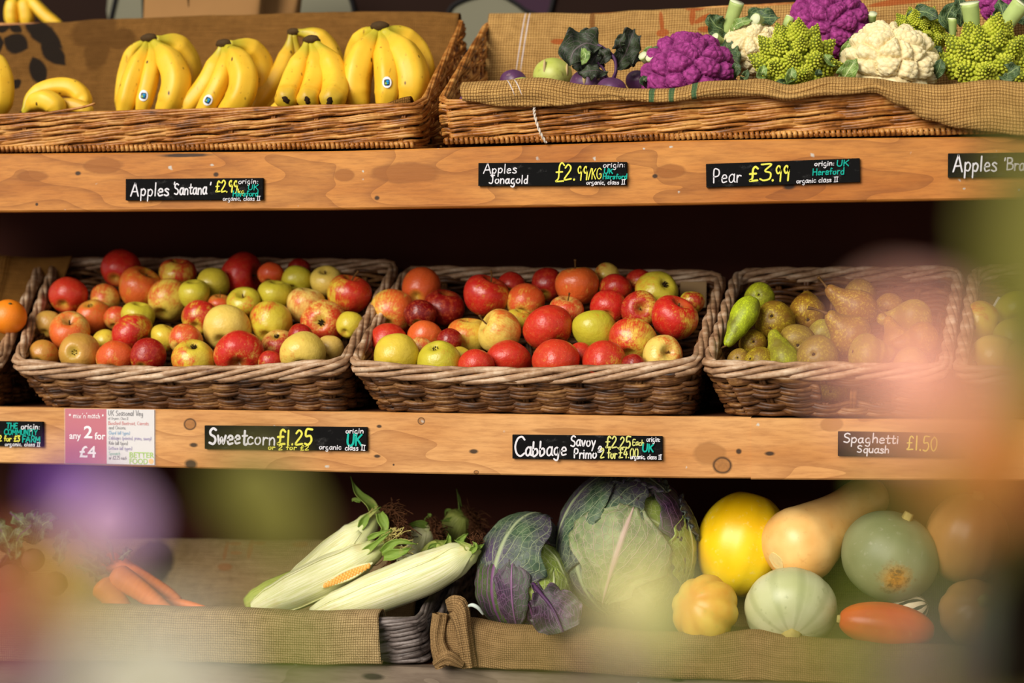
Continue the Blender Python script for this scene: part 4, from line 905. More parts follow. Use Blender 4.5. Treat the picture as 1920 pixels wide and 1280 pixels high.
# ------------------------------------------------------------------ orange
go = G('orange_peel', 0.42, 0.5); vo = go.vor(go.co(), 520.0)
go.color(go.mix(go.noise(go.co(), 30.0), S(240, 120, 14), S(252, 150, 30))); go.bump(vo, 0.35, 0.0008)
p = P(16, 594, 0.09); R = pxm(34, p)
o = MB().ball(p, (R, R, R * 0.97), 32, 20).build('orange', go.mat); tag(o, 'large bright orange resting by the basket side wall', 'orange')
q = p + cd(0.25, 0.72, 0.62) * R * 0.985
MB().ball(q, (R * 0.10, R * 0.10, R * 0.06), 10, 6).build('stem_button', plain('green_stem_button', S(84, 88, 40), 0.8), o)

# ------------------------------------------------------------------ pears
gp = G('pear_skin', 0.45, 0.3); oi = gp.node('ObjectInfo'); cl = gp.node('SeparateColor', {0: oi.outputs['Color']}).outputs
co = gp.co(); off = gp.comb(gp.math('MULTIPLY', cl[2], 31.0), gp.math('MULTIPLY', cl[2], 17.0), 0.0); v = gp.node('VectorMath', {0: co, 1: off}, operation='ADD').outputs[0]
n1, n2, n3 = gp.noise(v, 1.1, 3.0), gp.noise(v, 9.0, 5.0, 0.7), gp.noise(v, 22.0, 3.0, 0.6)
bs = gp.mix(cl[1], S(142, 88, 30), S(158, 172, 30)); br = gp.mix(cl[1], S(120, 70, 24), S(112, 112, 30))
fl = gp.mix(cl[1], S(196, 158, 44), S(190, 206, 30))
c = gp.mix(gp.mapr(n1, 0.35, 0.65), br, bs)
c = gp.mix(gp.math('MULTIPLY', gp.mapr(n2, 0.5, 0.62), gp.mapr(n1, 0.32, 0.6)), c, fl)
c = gp.mix(gp.mapr(n3, 0.62, 0.72, 0.0, 0.6), c, S(86, 52, 20))
c = gp.mix(gp.math('MULTIPLY', cl[0], 0.55), c, S(150, 128, 66))
gp.color(c); gp.bump(n2, 0.06, 0.03); M['pear'] = gp.mat
def pear_mesh(neck, bend, seed):
    prof = [(-0.86, 0.0), (-0.90, 0.10), (-0.93, 0.22), (-0.88, 0.45), (-0.72, 0.70), (-0.45, 0.90), (-0.1, 1.0), (0.22, 0.96), (0.52, 0.82), (0.8, 0.62 * neck), (1.1, 0.46 * neck), (1.4, 0.37 * neck), (1.62, 0.29 * neck), (1.76, 0.16 * neck), (1.78, 0.0)]
    mb = MB(); n = len(prof) - 1
    V = cat([Vector((a, max(b, 0), 0)) for a, b in prof], 3)
    def fn(u, v):
        k = v * (len(V) - 1); i = min(len(V) - 2, int(k)); p = V[i].lerp(V[i + 1], k - i); a = 2 * PI * u
        r = max(0.0, p.y) * (1 + 0.03 * math.cos(3 * a + seed) * (p.x < 0.8)); z = p.x
        b = bend * max(0, z + 0.2) ** 2
        return Vector((r * math.cos(a) + b, r * math.sin(a), z)) * (1 + 0.025 * nz((math.cos(a), math.sin(a), z), 1.2, seed))
    mb.grid(fn, 32, 34, wrap=True); return mb.mesh('pear_body', M['pear'])
PM = [pear_mesh(1.0, 0.06, 1), pear_mesh(1.25, 0.10, 2), pear_mesh(1.15, -0.08, 3)]
NAT = 1.78
def pear(px, py, r, neck, Y, green, pale, var, lab, stem=None, dY=0.0, rx=1.0):
    p = P(px, py, Y); R = pxm(r, p)
    if isinstance(neck[0], (int, float)) and len(neck) == 2:
        tip = P(neck[0], neck[1], Y + dY); ax = tip - p; kz = max(0.75, ax.length / (NAT * R))
    else: ax = cd(*neck); kz = 1.0
    m = Matrix.Translation(p) @ basis(ax, cd(0.2, 0.8, 0.5)) @ Matrix.Diagonal((R, R, R * kz, 1))
    o = put('pear', PM[var], None, m); o.color = (pale, green, (px * 7 % 100) / 100, 1)
    tag(o, lab, 'pear', 'pears in the basket with a hand hole')
    if stem:
        im = m.inverted(); b = (0.06, 0.10, -0.08)[var] * (NAT + 0.2) ** 2
        tp = im @ P(stem[0], stem[1], Y + dY - 0.005); base = Vector((b, 0, 1.72)); mid = base.lerp(tp, 0.5) + Vector((0, 0.06, 0.04))
        rr = [0.10, 0.07, 0.06, 0.055, 0.055, 0.06, 0.07, 0.08, 0.10]
        s_ = put('stem', MB().tube(cat([base, mid, tp], 4), rr, 7).mesh('pear_stem', M['stem']), o)
    else:
        ms = MB().ball((0, 0, -0.86), (0.13, 0.13, 0.05), 8, 5); put('calyx', ms.mesh('pear_calyx', M['calyx']), o)
pear(1396, 590, 26, (1363, 652), 0.10, 1.0, 0.0, 1, 'bright green pear leaning neck-down against the basket side', (1345, 657), -0.02)
pear(1424, 558, 29, (0.2, -0.2, -1), 0.24, 0.8, 0.0, 0, 'dark green pear in shadow behind the bright green leaning one')
pear(1453, 602, 38, (0.35, -0.3, -1), 0.15, 0.25, 0.0, 1, 'round yellow-brown pear end-on beside the bright green leaning one')
pear(1513, 588, 36, (0.1, 0.4, -1), 0.20, 0.12, 0.0, 1, 'brown speckled pear end-on behind the curved stem')
pear(1606, 580, 39, (1545, 546), 0.17, 0.05, 0.15, 0, 'long brown pear with a tall dark stem, highest of the pears', (1534, 519), -0.01)
pear(1612, 553, 31, (0.2, 0.2, -1), 0.27, 0.1, 0.4, 0, 'dim pinkish pear at the back behind the tall-stemmed brown one')
pear(1594, 630, 43, (1545, 594), 0.105, 0.1, 0.2, 0, 'pear-shaped tan pear with a dark stem curving to one side', (1515, 577), -0.01)
pear(1412, 645, 27, (0.1, -0.2, -1), 0.13, 0.2, 0.0, 0, 'brown pear in the shadow under the bright green leaning one')
pear(1470, 672, 29, (1443, 628), 0.05, 0.75, 0.35, 1, 'slim pale green pear standing upright at the front rim', (1442, 614), 0.03)
pear(1494, 641, 35, (0.1, 0.2, -1), 0.10, 0.2, 0.7, 2, 'khaki pear lying end-on just behind the slim pale green one')
pear(1543, 628, 30, (0.1, 0.2, -1), 0.18, 0.5, 0.5, 0, 'green-flecked pear between the khaki ones and the curved-stem pear')
pear(1533, 667, 39, (0.4, -0.1, -1), 0.045, 0.1, 0.8, 0, 'smooth khaki pear end-on at the middle of the front rim')
pear(1386, 676, 23, (0.3, -0.3, -1), 0.07, 0.15, 0.5, 0, 'dull tan pear sunk in the front corner of the pear basket')
pear(1425, 680, 30, (0.8, -0.3, -0.6), 0.055, 0.3, 0.0, 0, 'orange-yellow pear peeping over the rim beside the slim green one')
pear(1622, 664, 39, (1668, 674), 0.05, 0.3, 0.6, 1, 'blunt yellowish pear on the front rim, its neck towards the pink haze', None, 0.02)
pear(1712, 598, 38, (1645, 606), 0.17, 0.3, 0.4, 0, 'large yellow-flecked pear veiled by pink haze at the basket side')
pear(1684, 640, 29, (1660, 598), 0.12, 0.05, 0.4, 0, 'reddish brown pear with a thin stem under the veiled large one', (1647, 580), 0.02)
pear(1730, 637, 35, (1674, 652), 0.10, 0.05, 0.4, 0, 'tan pear pointing its narrow end inward under the pink haze')
pear(1708, 682, 33, (0.3, 0.1, -1), 0.06, 0.25, 0.5, 0, 'pear at the front rim nearly lost in the pink haze')
pear(1668, 578, 29, (0.4, 0.2, -1), 0.24, 0.1, 0.2, 0, 'shaded pear behind the tall-stemmed brown pear and the veiled one')
pear(1500, 725, 26, (0.3, 0.2, -1), 0.09, 0.6, 0.3, 0, 'green pear seen through the near edge of the hand hole')
pear(1560, 728, 30, (0.3, 0.2, -1), 0.10, 0.3, 0.1, 0, 'brown pear seen through the hand hole in the basket front')
# ------------------------------------------------------------------ bananas
gb = G('banana_skin', 0.42, 0.35); uv = gb.sep(gb.co('UV')); co = gb.co(); oi = gb.node('ObjectInfo')
n1, n2 = gb.noise(co, 24.0, 3.0), gb.noise(gb.scale(co, (150, 150, 60)), 1.0, 4.0, 0.65)
c = gb.mix(n1, S(228, 166, 20), S(246, 206, 62))
c = gb.mix(gb.mapr(uv[1], 0.26, 0.06, 0.0, 0.75, True), c, S(170, 166, 40))
c = gb.mix(gb.mapr(uv[1], 0.90, 1.0, 0.0, 0.6), c, S(150, 130, 30))
c = gb.mix(gb.mapr(n2, 0.63, 0.72, 0.0, 0.75), c, S(120, 66, 12))
vo = gb.node('TexVoronoi', {'Vector': gb.scale(co, (60, 60, 30)), 'Scale': 1.0}); 
c = gb.mix(gb.math('MULTIPLY', gb.mapr(vo.outputs[0], 0.16, 0.08), gb.math('GREATER_THAN', gb.sep(vo.outputs[1])[0], 0.72)), c, S(56, 30, 10))
c = gb.mix(gb.math('MULTIPLY', gb.node('SeparateColor', {0: oi.outputs['Color']}).outputs[0], 0.55), c, S(140, 84, 20))
gb.color(c); gb.bump(n1, 0.1, 0.004); M['banana'] = gb.mat
M['ban_tip'] = plain('black_banana_tip', S(46, 32, 18), 0.9, 0.1, 0.6, 160.0)
M['ban_crown'] = plain('dark_banana_crown', S(70, 50, 24), 0.8, 0.2, 0.6, 70.0)
st_mats = [plain('white_sticker', S(240, 240, 244), 0.3), plain('black_sticker_print', S(18, 20, 26), 0.3), plain('blue_sticker_print', S(40, 150, 210), 0.3), plain('green_sticker_print', S(150, 190, 40), 0.3)]
def sticker(pos, axis_pts, rads, rot, parent, w=0.0080):
    mb = MB(); a_ = CR * math.cos(rot) + CU * math.sin(rot); b_ = CU * math.cos(rot) - CR * math.sin(rot)
    def pt(x, y, e):
        q = pos + a_ * x + b_ * y; best = -1.0
        for c_, r_ in zip(axis_pts, rads):
            d = c_ - q; t = d.dot(CB); l2 = d.length_squared - t * t
            if l2 < r_ * r_: best = max(best, t + math.sqrt(r_ * r_ - l2))
        return q + CB * (best + 0.0008 + e)
    def sq(v_): return math.copysign(abs(v_) ** .45, v_)
    def disc(cx, cy, rx, ry, mi, e, n=20):
        mb.cur = mi; cc = mb.vert(pt(cx, cy, e)); r1 = [mb.vert(pt(cx + rx * (sq if mi == 1 else float)(math.cos(2 * PI * k / n)), cy + ry * (sq if mi == 1 else float)(math.sin(2 * PI * k / n)), e)) for k in range(n)]
        for k in range(n): mb.face(cc, r1[k], r1[(k + 1) % n])
    disc(0, 0, w, w * 1.25, 0, 0); disc(0, -w * .05, w * .62, w * .70, 1, 0.0002); disc(w * .16, w * .2, w * .34, w * .26, 2, 0.0004); disc(-w * .2, -w * .25, w * .2, w * .24, 3, 0.0004); disc(w * .22, -w * .28, w * .2, w * .2, 2, 0.0004)
    mb.build('sticker', st_mats, parent, smooth=False)
def banana(path, r, Y, parent, brown=0.0, sticker_at=None, seed=0, blunt=False, rot=0.0):
    pts = [P(x, y, Y + d) for x, y, d in path]
    c = cat(pts, 9); m = len(c)
    R = pxm(r, pts[len(pts) // 2]) * 1.2
    prof = [(0, .30), (.07, .34), (.16, .55), (.30, .92), (.5, 1.0), (.75, .97), (.88, .74), (.95, .46), (1, .30)]
    if blunt: prof = prof[:5] + [(.75, 1.0), (.88, .97), (.95, .82), (.985, .6), (1, .36)]
    rad = [R * itp(prof, i / (m - 1)) for i in range(m)]
    mb = MB(); mb.tube(c, rad, 20, squash=lambda u, v: 1 + 0.055 * math.cos(5 * 2 * PI * u + seed))
    L = max(u[1] for u in mb.uv); mb.uv = [(a, b / L) for a, b in mb.uv]
    o = mb.build('banana', M['banana'], parent); o.color = (brown, 0, 0, 1)
    LOC[o.name] = LOC[parent.name]
    d = (c[-1] - c[-3]).normalized()
    MB().tube([c[-1] - d * 0.003, c[-1] + d * 0.001, c[-1] + d * 0.003], [R * .30, R * .27, R * .14], 12, squash=lambda u, v: 1 + .25 * math.sin(4 * PI * u + seed) + .15 * math.sin(14 * PI * u + seed * 3)).build('tip', M['ban_tip'], o)
    if sticker_at:
        p = P(*sticker_at, Y); best = min(c, key=lambda q: (q - CAMP).normalized().cross((p - CAMP).normalized()).length)
        i = c.index(best); 
        fine, fr = [], []
        for a, b, ra, rb in zip(c, c[1:], rad, rad[1:]):
            for k in range(6): fine.append(a.lerp(b, k / 6)); fr.append(lerp(ra, rb, k / 6) * 1.03)
        sticker(best, fine, fr, rot, o)
    return o
def bunch(label, crown, r, Y, bans, group='banana bunches in the sloping wicker basket'):
    p = P(*crown, Y)
    t = thing('banana_bunch', label, 'bananas', p, group)
    R = pxm(r, p)
    mb = MB().ball(p, (R * 1.15, R * 0.8, R * 0.62), 16, 10, lambda d: 1 + 0.14 * nz(d, 2.6, r)); mb.build('crown', M['ban_crown'], t)
    for k, b in enumerate(bans): banana(b[0], b[1], Y, t, **(b[2] if len(b) > 2 else {}), seed=k)
    return t
bunch('banana bunch with a round sticker, standing beside the black leaf print', (280, 72), 15, 0.20, [
    ([(276, 74, 0), (250, 96, .02), (236, 140, .03), (230, 190, .03), (234, 226, .02)], 13),
    ([(276, 78, 0), (266, 108, -.015), (250, 148, -.03), (238, 190, -.035), (228, 228, -.03)], 17),
    ([(282, 80, 0), (286, 112, -.02), (280, 150, -.035), (270, 190, -.04), (262, 226, -.035)], 14, dict(sticker_at=(273, 183), rot=-.15)),
    ([(288, 78, 0), (312, 106, -.015), (330, 146, -.03), (322, 188, -.035), (296, 228, -.03)], 23),
    ([(292, 74, 0), (326, 82, .03), (350, 116, .05), (352, 160, .05), (330, 210, .04)], 21)])
bunch('banana bunch leaning sideways with a sticker low on its middle finger', (420, 82), 14, 0.19, [
    ([(416, 86, 0), (406, 116, -.0), (388, 156, -.01), (356, 196, -.015), (330, 222, -.01)], 17),
    ([(420, 88, 0), (422, 118, -.02), (412, 154, -.035), (390, 194, -.04), (366, 226, -.035)], 15, dict(sticker_at=(393, 193), rot=-.5)),
    ([(426, 88, 0), (444, 110, -.02), (458, 148, -.035), (446, 190, -.04), (404, 230, -.03)], 23),
    ([(430, 82, 0), (462, 88, .03), (486, 114, .05), (490, 156, .05), (470, 205, .04)], 19)])
bunch('banana bunch at the back with one long finger slanting down beside the three blunt tips', (551, 60), 12, 0.27, [
    ([(546, 64, 0), (540, 100, 0), (522, 142, -.02), (492, 184, -.04), (462, 214, -.05)], 16, dict(brown=.35)),
    ([(556, 60, 0), (590, 68, .01), (616, 96, .02), (630, 140, .02), (632, 190, .02)], 18, dict(brown=.1)),
    ([(552, 64, 0), (556, 110, .01), (548, 160, -.01), (520, 196, -.03), (490, 214, -.04)], 15, dict(brown=.3))])
bunch('banana bunch showing three blunt black tips pointing outwards', (584, 75), 15, 0.17, [
    ([(576, 80, 0), (566, 112, -.01), (552, 148, -.025), (541, 178, -.055), (536, 187, -.095)], 20, dict(blunt=True)),
    ([(584, 82, 0), (592, 112, -.01), (591, 148, -.025), (581, 179, -.055), (576, 188, -.095)], 19, dict(blunt=True)),
    ([(592, 80, 0), (614, 110, -.01), (629, 146, -.025), (627, 178, -.055), (618, 190, -.095)], 21, dict(blunt=True)),
    ([(578, 82, .01), (572, 120, .03), (556, 160, .03), (530, 200, .0), (500, 214, -.02)], 15, dict(brown=.15))])
bunch('largest banana bunch, upright beside the basket side wall with one white sticker', (712, 50), 16, 0.19, [
    ([(704, 54, 0), (682, 68, .03), (668, 100, .05), (662, 150, .05), (668, 200, .04)], 17),
    ([(722, 54, 0), (752, 66, .03), (780, 94, .05), (794, 132, .05), (790, 176, .03)], 20),
    ([(706, 58, 0), (688, 88, -.015), (672, 130, -.03), (668, 174, -.035), (684, 216, -.03)], 24),
    ([(714, 60, 0), (720, 92, -.02), (726, 134, -.04), (726, 176, -.045), (716, 214, -.04)], 20, dict(sticker_at=(724, 159), rot=.05)),
    ([(720, 58, 0), (746, 88, -.01), (768, 126, -.025), (772, 168, -.03), (752, 212, -.02)], 27)])
bunch('small banana bunch lying curled under the black leaf print', (44, 212), 8, 0.12, [
    ([(44, 212, 0), (58, 184, .01), (92, 166, .02), (132, 164, .02), (156, 184, .02), (158, 206, .01)], 15),
    ([(46, 212, -.01), (64, 194, -.02), (84, 188, -.025), (104, 200, -.025), (110, 226, -.02)], 17),
    ([(60, 214, 0), (100, 200, .0), (136, 198, .0), (160, 206, .0), (174, 216, .0)], 12, dict(brown=.5))])
bunch('banana bunch mostly outside the picture, one finger bulging in', (-40, 96), 14, 0.15, [
    ([(-38, 98, 0), (-12, 116, 0), (2, 150, -.01), (2, 190, -.01), (-14, 222, 0)], 20),
    ([(-44, 98, 0), (-34, 130, -.02), (-30, 170, -.03), (-40, 216, -.03)], 18)])
bunch('blurred pale bananas standing far behind the sack, above its leaf print', (36, -14), 12, 0.62, [
    ([(30, -10, 0), (24, 8, 0), (22, 30, 0), (26, 56, 0)], 12), ([(40, -10, 0), (46, 8, 0), (50, 30, 0), (50, 58, 0)], 12), ([(44, -12, 0), (66, 10, 0), (90, 34, 0), (120, 52, 0)], 10)], 'bananas behind the sack')
# loose cane sticking out of the banana basket
mb = MB().tube(cat([P(28, 226, -0.004), P(90, 212, -0.008), P(150, 202, -0.012), P(178, 194, -0.014)], 5), 0.0022, 7)
o = mb.build('loose_cane', M['wick_top']); o.parent = bk['banana']; o.location = o.location - Vector(bk['banana'].location)
# brown paper bags behind
mp = plain('brown_bag_paper', S(146, 106, 62), 0.8, 0.15, 0.12, 12.0)
def bag(label, x0, x1, y0, y1, Y, tilt):
    a, b, c = P(x0, y0, Y), P(x1, y0, Y), P(x0, y1, Y)
    t = thing('paper_bag', label, 'paper bag', c)
    w, h = (b - a).length, (a - c).length
    R = Matrix.Translation(c) @ Matrix.Rotation(tilt, 4, 'Y')
    mb = MB()
    def fn(u, v):
        a_ = 2 * PI * u; s_ = abs(math.cos(a_)) ** 0.4 * (1 if math.cos(a_) > 0 else -1); d = abs(math.sin(a_)) ** 0.4 * (1 if math.sin(a_) > 0 else -1)
        th = lerp(0.035, 0.003, v ** 0.7)
        p = Vector((w / 2 + w / 2 * s_, th * d, h * v)); p.y += 0.006 * nz((u * 4, v * 3, x0)); p.z += 0.004 * nz((u * 6, 0, x0)) * v
        return R @ p
    mb.grid(fn, 40, 16, wrap=True); mb.build('bag_body', mp, t)
    MB().tube([R @ Vector((w * .42, -0.02, h * .1)), R @ Vector((w * .36, -0.02, h * .9))], 0.0015, 5).build('bag_fold', M['ban_crown'], t)
    return t
bag('crumpled brown paper bag standing behind the banana sack', 272, 492, -80, 60, 0.56, 0.02)
bag('second brown paper bag overlapping the first behind the banana sack', 430, 556, -90, 60, 0.64, 0.12)
# ------------------------------------------------------------------ leaves
def leaf_mat(name, base, vein, dark, back=None, rough=0.5, nv=7.0, slope=0.55, vw=0.05, speck=None, trans=0.15):
    g = G(name, rough, 0.35); s = g.sep(g.co('UV'))
    u = g.math('ABSOLUTE', g.math('SUBTRACT', g.math('MULTIPLY', s[0], 2.0), 1.0)); v = s[1]; co = g.co()
    n = g.noise(co, 55.0, 3.0); n2 = g.noise(co, 14.0, 2.0)
    mid = g.mapr(u, 0.07, 0.02)
    ph = g.math('FRACT', g.math('ADD', g.math('MULTIPLY', g.math('SUBTRACT', v, g.math('MULTIPLY', u, slope)), nv), g.math('MULTIPLY', n2, 0.5)))
    dv = g.math('ABSOLUTE', g.math('SUBTRACT', ph, 0.5)); side = g.mapr(dv, vw * 1.6, vw * 0.4)
    ve = g.vor(co, 90.0, 0, 'DISTANCE_TO_EDGE'); net = g.mapr(ve, 0.08, 0.0, 0.0, 0.35)
    m = g.math('MAXIMUM', g.math('MAXIMUM', mid, g.math('MULTIPLY', side, 0.75)), net)
    c = g.mix(g.mapr(n, 0.3, 0.7), dark, base)
    if back: c = g.mix(g.mapr(n2, 0.42, 0.62), c, back)
    c = g.mix(m, c, vein)
    if speck: c = g.mix(g.mapr(g.noise(co, 160.0, 3.0), 0.62, 0.7, 0.0, 0.7), c, speck)
    g.color(c); g.bump(g.math('ADD', m, g.math('MULTIPLY', n, -0.8)), 0.5, 0.002)
    if trans: g.b.inputs['Subsurface Weight'].default_value = trans; g.b.inputs['Subsurface Radius'].default_value = (0.004, 0.006, 0.002)
    return g.mat
M['leaf_dark'] = leaf_mat('dark_green_leaf', S(66, 92, 54), S(150, 168, 110), S(34, 54, 34))
M['leaf_kohl'] = leaf_mat('kohlrabi_leaf', S(58, 72, 42), S(104, 92, 92), S(24, 34, 22))
M['leaf_pale'] = leaf_mat('pale_green_leaf', S(128, 156, 66), S(214, 224, 160), S(80, 112, 50))
M['stalk'] = plain('pale_green_stalk', S(172, 190, 112), 0.5, 0.3, 0.2, 60.0)
M['stalk_cut'] = plain('cut_stalk_end', S(216, 220, 176), 0.7, 0.2, 0.1, 80.0)
M['purple_stem'] = plain('purple_stem', S(76, 44, 78), 0.5, 0.3, 0.2, 60.0)
def leaf(mb, mid, w, nrm, wave=0.15, curl=0.25, n=26, seed=0, lob=0.0, prof=((0, .1), (.2, .7), (.5, 1), (.8, .75), (1, .06)), wf=6):
    'mid: midrib points; w: half width in metres; nrm: leaf normal'
    c = cat(mid, 8); m = len(c)
    def fn(u, v):
        k = v * (m - 1); i = min(m - 2, int(k)); p = c[i].lerp(c[i + 1], k - i)
        t = (c[min(m - 1, i + 1)] - c[max(0, i - 1)]).normalized(); sd = t.cross(nrm).normalized(); up = sd.cross(t)
        x = 2 * u - 1; hw = w * itps(prof, v) * (1 + lob * math.sin(v * 25 + seed))
        e = abs(x)
        return p + sd * x * hw + up * (curl * hw * x * x + wave * w * e * e * math.sin(v * wf * PI + seed + (1.7 if x > 0 else 0)) + 0.12 * w * nz((x * 2, v * 4, seed)))
    mb.grid(fn, 14, n)
    return mb
def solid(o, t=0.0012):
    md = o.modifiers.new('thick', 'SOLIDIFY'); md.thickness = t; md.offset = 0; return o
def pxl(pts, Y): return [P(x, y, Y + (r[0] if r else 0)) for x, y, *r in pts]
def add_leaf(parent, pts, wpx, Y, mat='leaf_dark', nr=(0, .3, 1), name='leaf', **k):
    c = pxl(pts, Y); mb = leaf(MB(), c, pxm(wpx, c[0]), cd(*nr), **k)
    o = solid(mb.build(name, M[mat], parent)); return o
def add_stalk(parent, pts, r, Y, mat='stalk', cut=True):
    c = cat(pxl(pts, Y), 6); m = len(c); R = pxm(r, c[0])
    o = MB().tube(c, [R * lerp(.75, 1, i / (m - 1)) for i in range(m)], 12, squash=lambda u, v: 1 + .12 * math.cos(2 * 2 * PI * u)).build('stalk', M[mat], parent)
    if cut:
        d = (c[-1] - c[-2]).normalized(); LOC[o.name] = LOC[parent.name]
        MB().tube([c[-1] - d * .0005, c[-1] + d * .0008], R * .97, 12).build('cut_end', M['stalk_cut'], o)
    return o
# ------------------------------------------------------------------ cauliflowers and romanesco
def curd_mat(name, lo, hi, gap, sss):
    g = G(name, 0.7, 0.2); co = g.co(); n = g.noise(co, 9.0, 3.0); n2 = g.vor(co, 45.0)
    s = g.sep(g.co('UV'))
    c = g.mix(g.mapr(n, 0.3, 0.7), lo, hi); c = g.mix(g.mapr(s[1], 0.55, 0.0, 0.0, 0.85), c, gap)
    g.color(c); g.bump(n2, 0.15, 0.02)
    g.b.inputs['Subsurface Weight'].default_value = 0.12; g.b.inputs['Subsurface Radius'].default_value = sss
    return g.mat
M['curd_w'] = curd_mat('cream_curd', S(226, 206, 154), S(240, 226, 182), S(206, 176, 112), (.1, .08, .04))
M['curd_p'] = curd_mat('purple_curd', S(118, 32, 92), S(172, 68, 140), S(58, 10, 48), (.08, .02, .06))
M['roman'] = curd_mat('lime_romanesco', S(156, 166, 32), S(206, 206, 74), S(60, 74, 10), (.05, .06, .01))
def fib(n, zmin=-0.45):
    ga = PI * (3 - math.sqrt(5)); out = []
    for i in range(n):
        z = 1 - (1 - zmin) * (i + 0.5) / n; r = math.sqrt(max(0, 1 - z * z)); out.append((r * math.cos(ga * i), r * math.sin(ga * i), z))
    return np.array(out)
def curd_mesh(seed, mat, nb=40, ns=520, nt=2600):
    rs = np.random.RandomState(seed)
    nu, nv = 170, 90
    th = np.linspace(0, 2.05, nv + 1)[:, None]; ph = (np.arange(nu) / nu * 2 * PI)[None]
    D = np.stack([np.sin(th) * np.cos(ph), np.sin(th) * np.sin(ph), np.cos(th) + 0 * ph], -1).reshape(-1, 3)
    def cells(n, jit, warp=None):
        c = fib(n) + rs.normal(0, jit, (n, 3)); c /= np.linalg.norm(c, axis=1)[:, None]
        best = np.full(len(D), 9.0); sec = np.full(len(D), 9.0)
        for i in range(n):
            d = np.linalg.norm(D - c[i], axis=1); sec = np.minimum(sec, np.maximum(d, best)); best = np.minimum(best, d)
        return best, sec
    b1, s1 = cells(nb, .15); b2, s2 = cells(ns, .022); b3, s3 = cells(nt, .008)
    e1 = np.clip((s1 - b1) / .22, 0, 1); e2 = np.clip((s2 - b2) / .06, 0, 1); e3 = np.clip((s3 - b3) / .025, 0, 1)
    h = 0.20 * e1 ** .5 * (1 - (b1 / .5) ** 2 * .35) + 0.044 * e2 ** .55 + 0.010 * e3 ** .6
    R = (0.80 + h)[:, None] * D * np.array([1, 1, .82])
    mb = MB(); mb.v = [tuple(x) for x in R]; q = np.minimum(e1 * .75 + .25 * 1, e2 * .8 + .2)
    mb.uv = [(0.0, float(x)) for x in q]
    for j in range(nv):
        for i in range(nu): a = j * nu + i; b = j * nu + (i + 1) % nu; mb.face(a, a + nu, b + nu, b)
    return mb.mesh('curd_head', mat)
def romanesco_mesh(seed):
    mb = MB(); rnd = random.Random(seed); ga = PI * (3 - math.sqrt(5))
    def cone(base, ax, r, h, n):
        ax = ax.normalized(); x = ax.orthogonal().normalized(); y = ax.cross(x); ph0 = rnd.uniform(0, 6); k = 12
        b0 = len(mb.v)
        for zz, q in ((-.5, .9), (0, .88), (.5, .45), (.92, .08)):
            for w in range(k): mb.vert(base + ax * h * zz + (x * math.cos(w * 2 * PI / k) + y * math.sin(w * 2 * PI / k)) * r * q, (0, .05))
        for lv in range(3):
            for w in range(k): mb.face(b0 + lv * k + w, b0 + lv * k + (w + 1) % k, b0 + (lv + 1) * k + (w + 1) % k, b0 + (lv + 1) * k + w)
        for i in range(n):
            t = ((i + .6) / n) ** 0.58; a = ga * i + ph0
            e = x * math.cos(a) + y * math.sin(a)
            p = base + ax * h * (1 - t) * .97 + e * r * .90 * t
            o = (ax * 0.55 + e * (.25 + .75 * t)).normalized(); s = r * (.075 + .135 * t); bx = o.orthogonal().normalized(); by = o.cross(bx); kk = 6
            b0 = len(mb.v)
            for zz, q, uvv in ((-.5, 1.0, 0.0), (.25, .95, .45), (.8, .55, .85)):
                for w in range(kk): mb.vert(p + o * s * zz + (bx * math.cos(w * 2 * PI / kk) + by * math.sin(w * 2 * PI / kk)) * s * q, (0, uvv))
            tp = mb.vert(p + o * s * 1.25, (0, 1))
            for lv in range(2):
                for w in range(kk): mb.face(b0 + lv * kk + w, b0 + lv * kk + (w + 1) % kk, b0 + (lv + 1) * kk + (w + 1) % kk, b0 + (lv + 1) * kk + w)
            for w in range(kk): mb.face(b0 + 2 * kk + w, b0 + 2 * kk + (w + 1) % kk, tp)
    mb.ball(Vector((0, 0, 0)), (0.66, 0.66, 0.62), 16, 10)
    N = 30
    for i in range(N):
        t = ((i + .35) / N) ** 0.6; a = ga * i; th = t * 1.9
        d = Vector((math.sin(th) * math.cos(a), math.sin(th) * math.sin(a), math.cos(th)))
        s = 0.17 + 0.10 * min(1, t * 1.3)
        b = Vector((d.x * .66, d.y * .66, d.z * .56 + .26 * (1 - t) ** 2))
        if i == 0: s *= 1.5
        cone(b, d + Vector((0, 0, .45)), s, s * 1.75, 52 if i else 90)
    return mb.mesh('romanesco_head', M['roman'])
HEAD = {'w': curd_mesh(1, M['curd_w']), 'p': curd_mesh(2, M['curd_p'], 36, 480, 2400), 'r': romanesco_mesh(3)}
def cauli(kind, px, py, r, Y, up, label, spin=0.0, sq=1.0):
    p = P(px, py, Y); R = pxm(r, p)
    nm = 'romanesco' if kind == 'r' else 'cauliflower'
    t = thing(nm, label, 'cauliflower' if kind != 'r' else 'romanesco cauliflower', p, 'cauliflowers and romanescos')
    m = basis(cd(*up), cd(1, 0, 0)) @ Matrix.Rotation(spin, 4, 'Z') @ Matrix.Diagonal((R, R, R * sq, 1))
    put('head', HEAD[kind], t, m); LOC[t.name] = p
    return t
t = cauli('p', 1291, 140, 88, 0.10, (0, .7, .7), 'purple cauliflower at the rim beside the leafy kohlrabi', 0.5)
add_leaf(t, [(1225, 120, .03), (1212, 104, .0), (1222, 86, -.01)], 9, .10, 'leaf_pale'); add_leaf(t, [(1260, 92, .03), (1240, 96, .0), (1216, 92, .0)], 10, .10, 'leaf_dark')
add_stalk(t, [(1222, 118, .02), (1212, 112, -.01), (1205, 104, -.02)], 9, .10); add_stalk(t, [(1230, 120, .02), (1222, 114, -.02), (1218, 108, -.03)], 8, .10)
add_stalk(t, [(1292, 96, .05), (1286, 84, .04), (1280, 66, .03)], 9, .12); add_stalk(t, [(1262, 96, .05), (1262, 90, .03), (1262, 82, .01)], 6, .12)
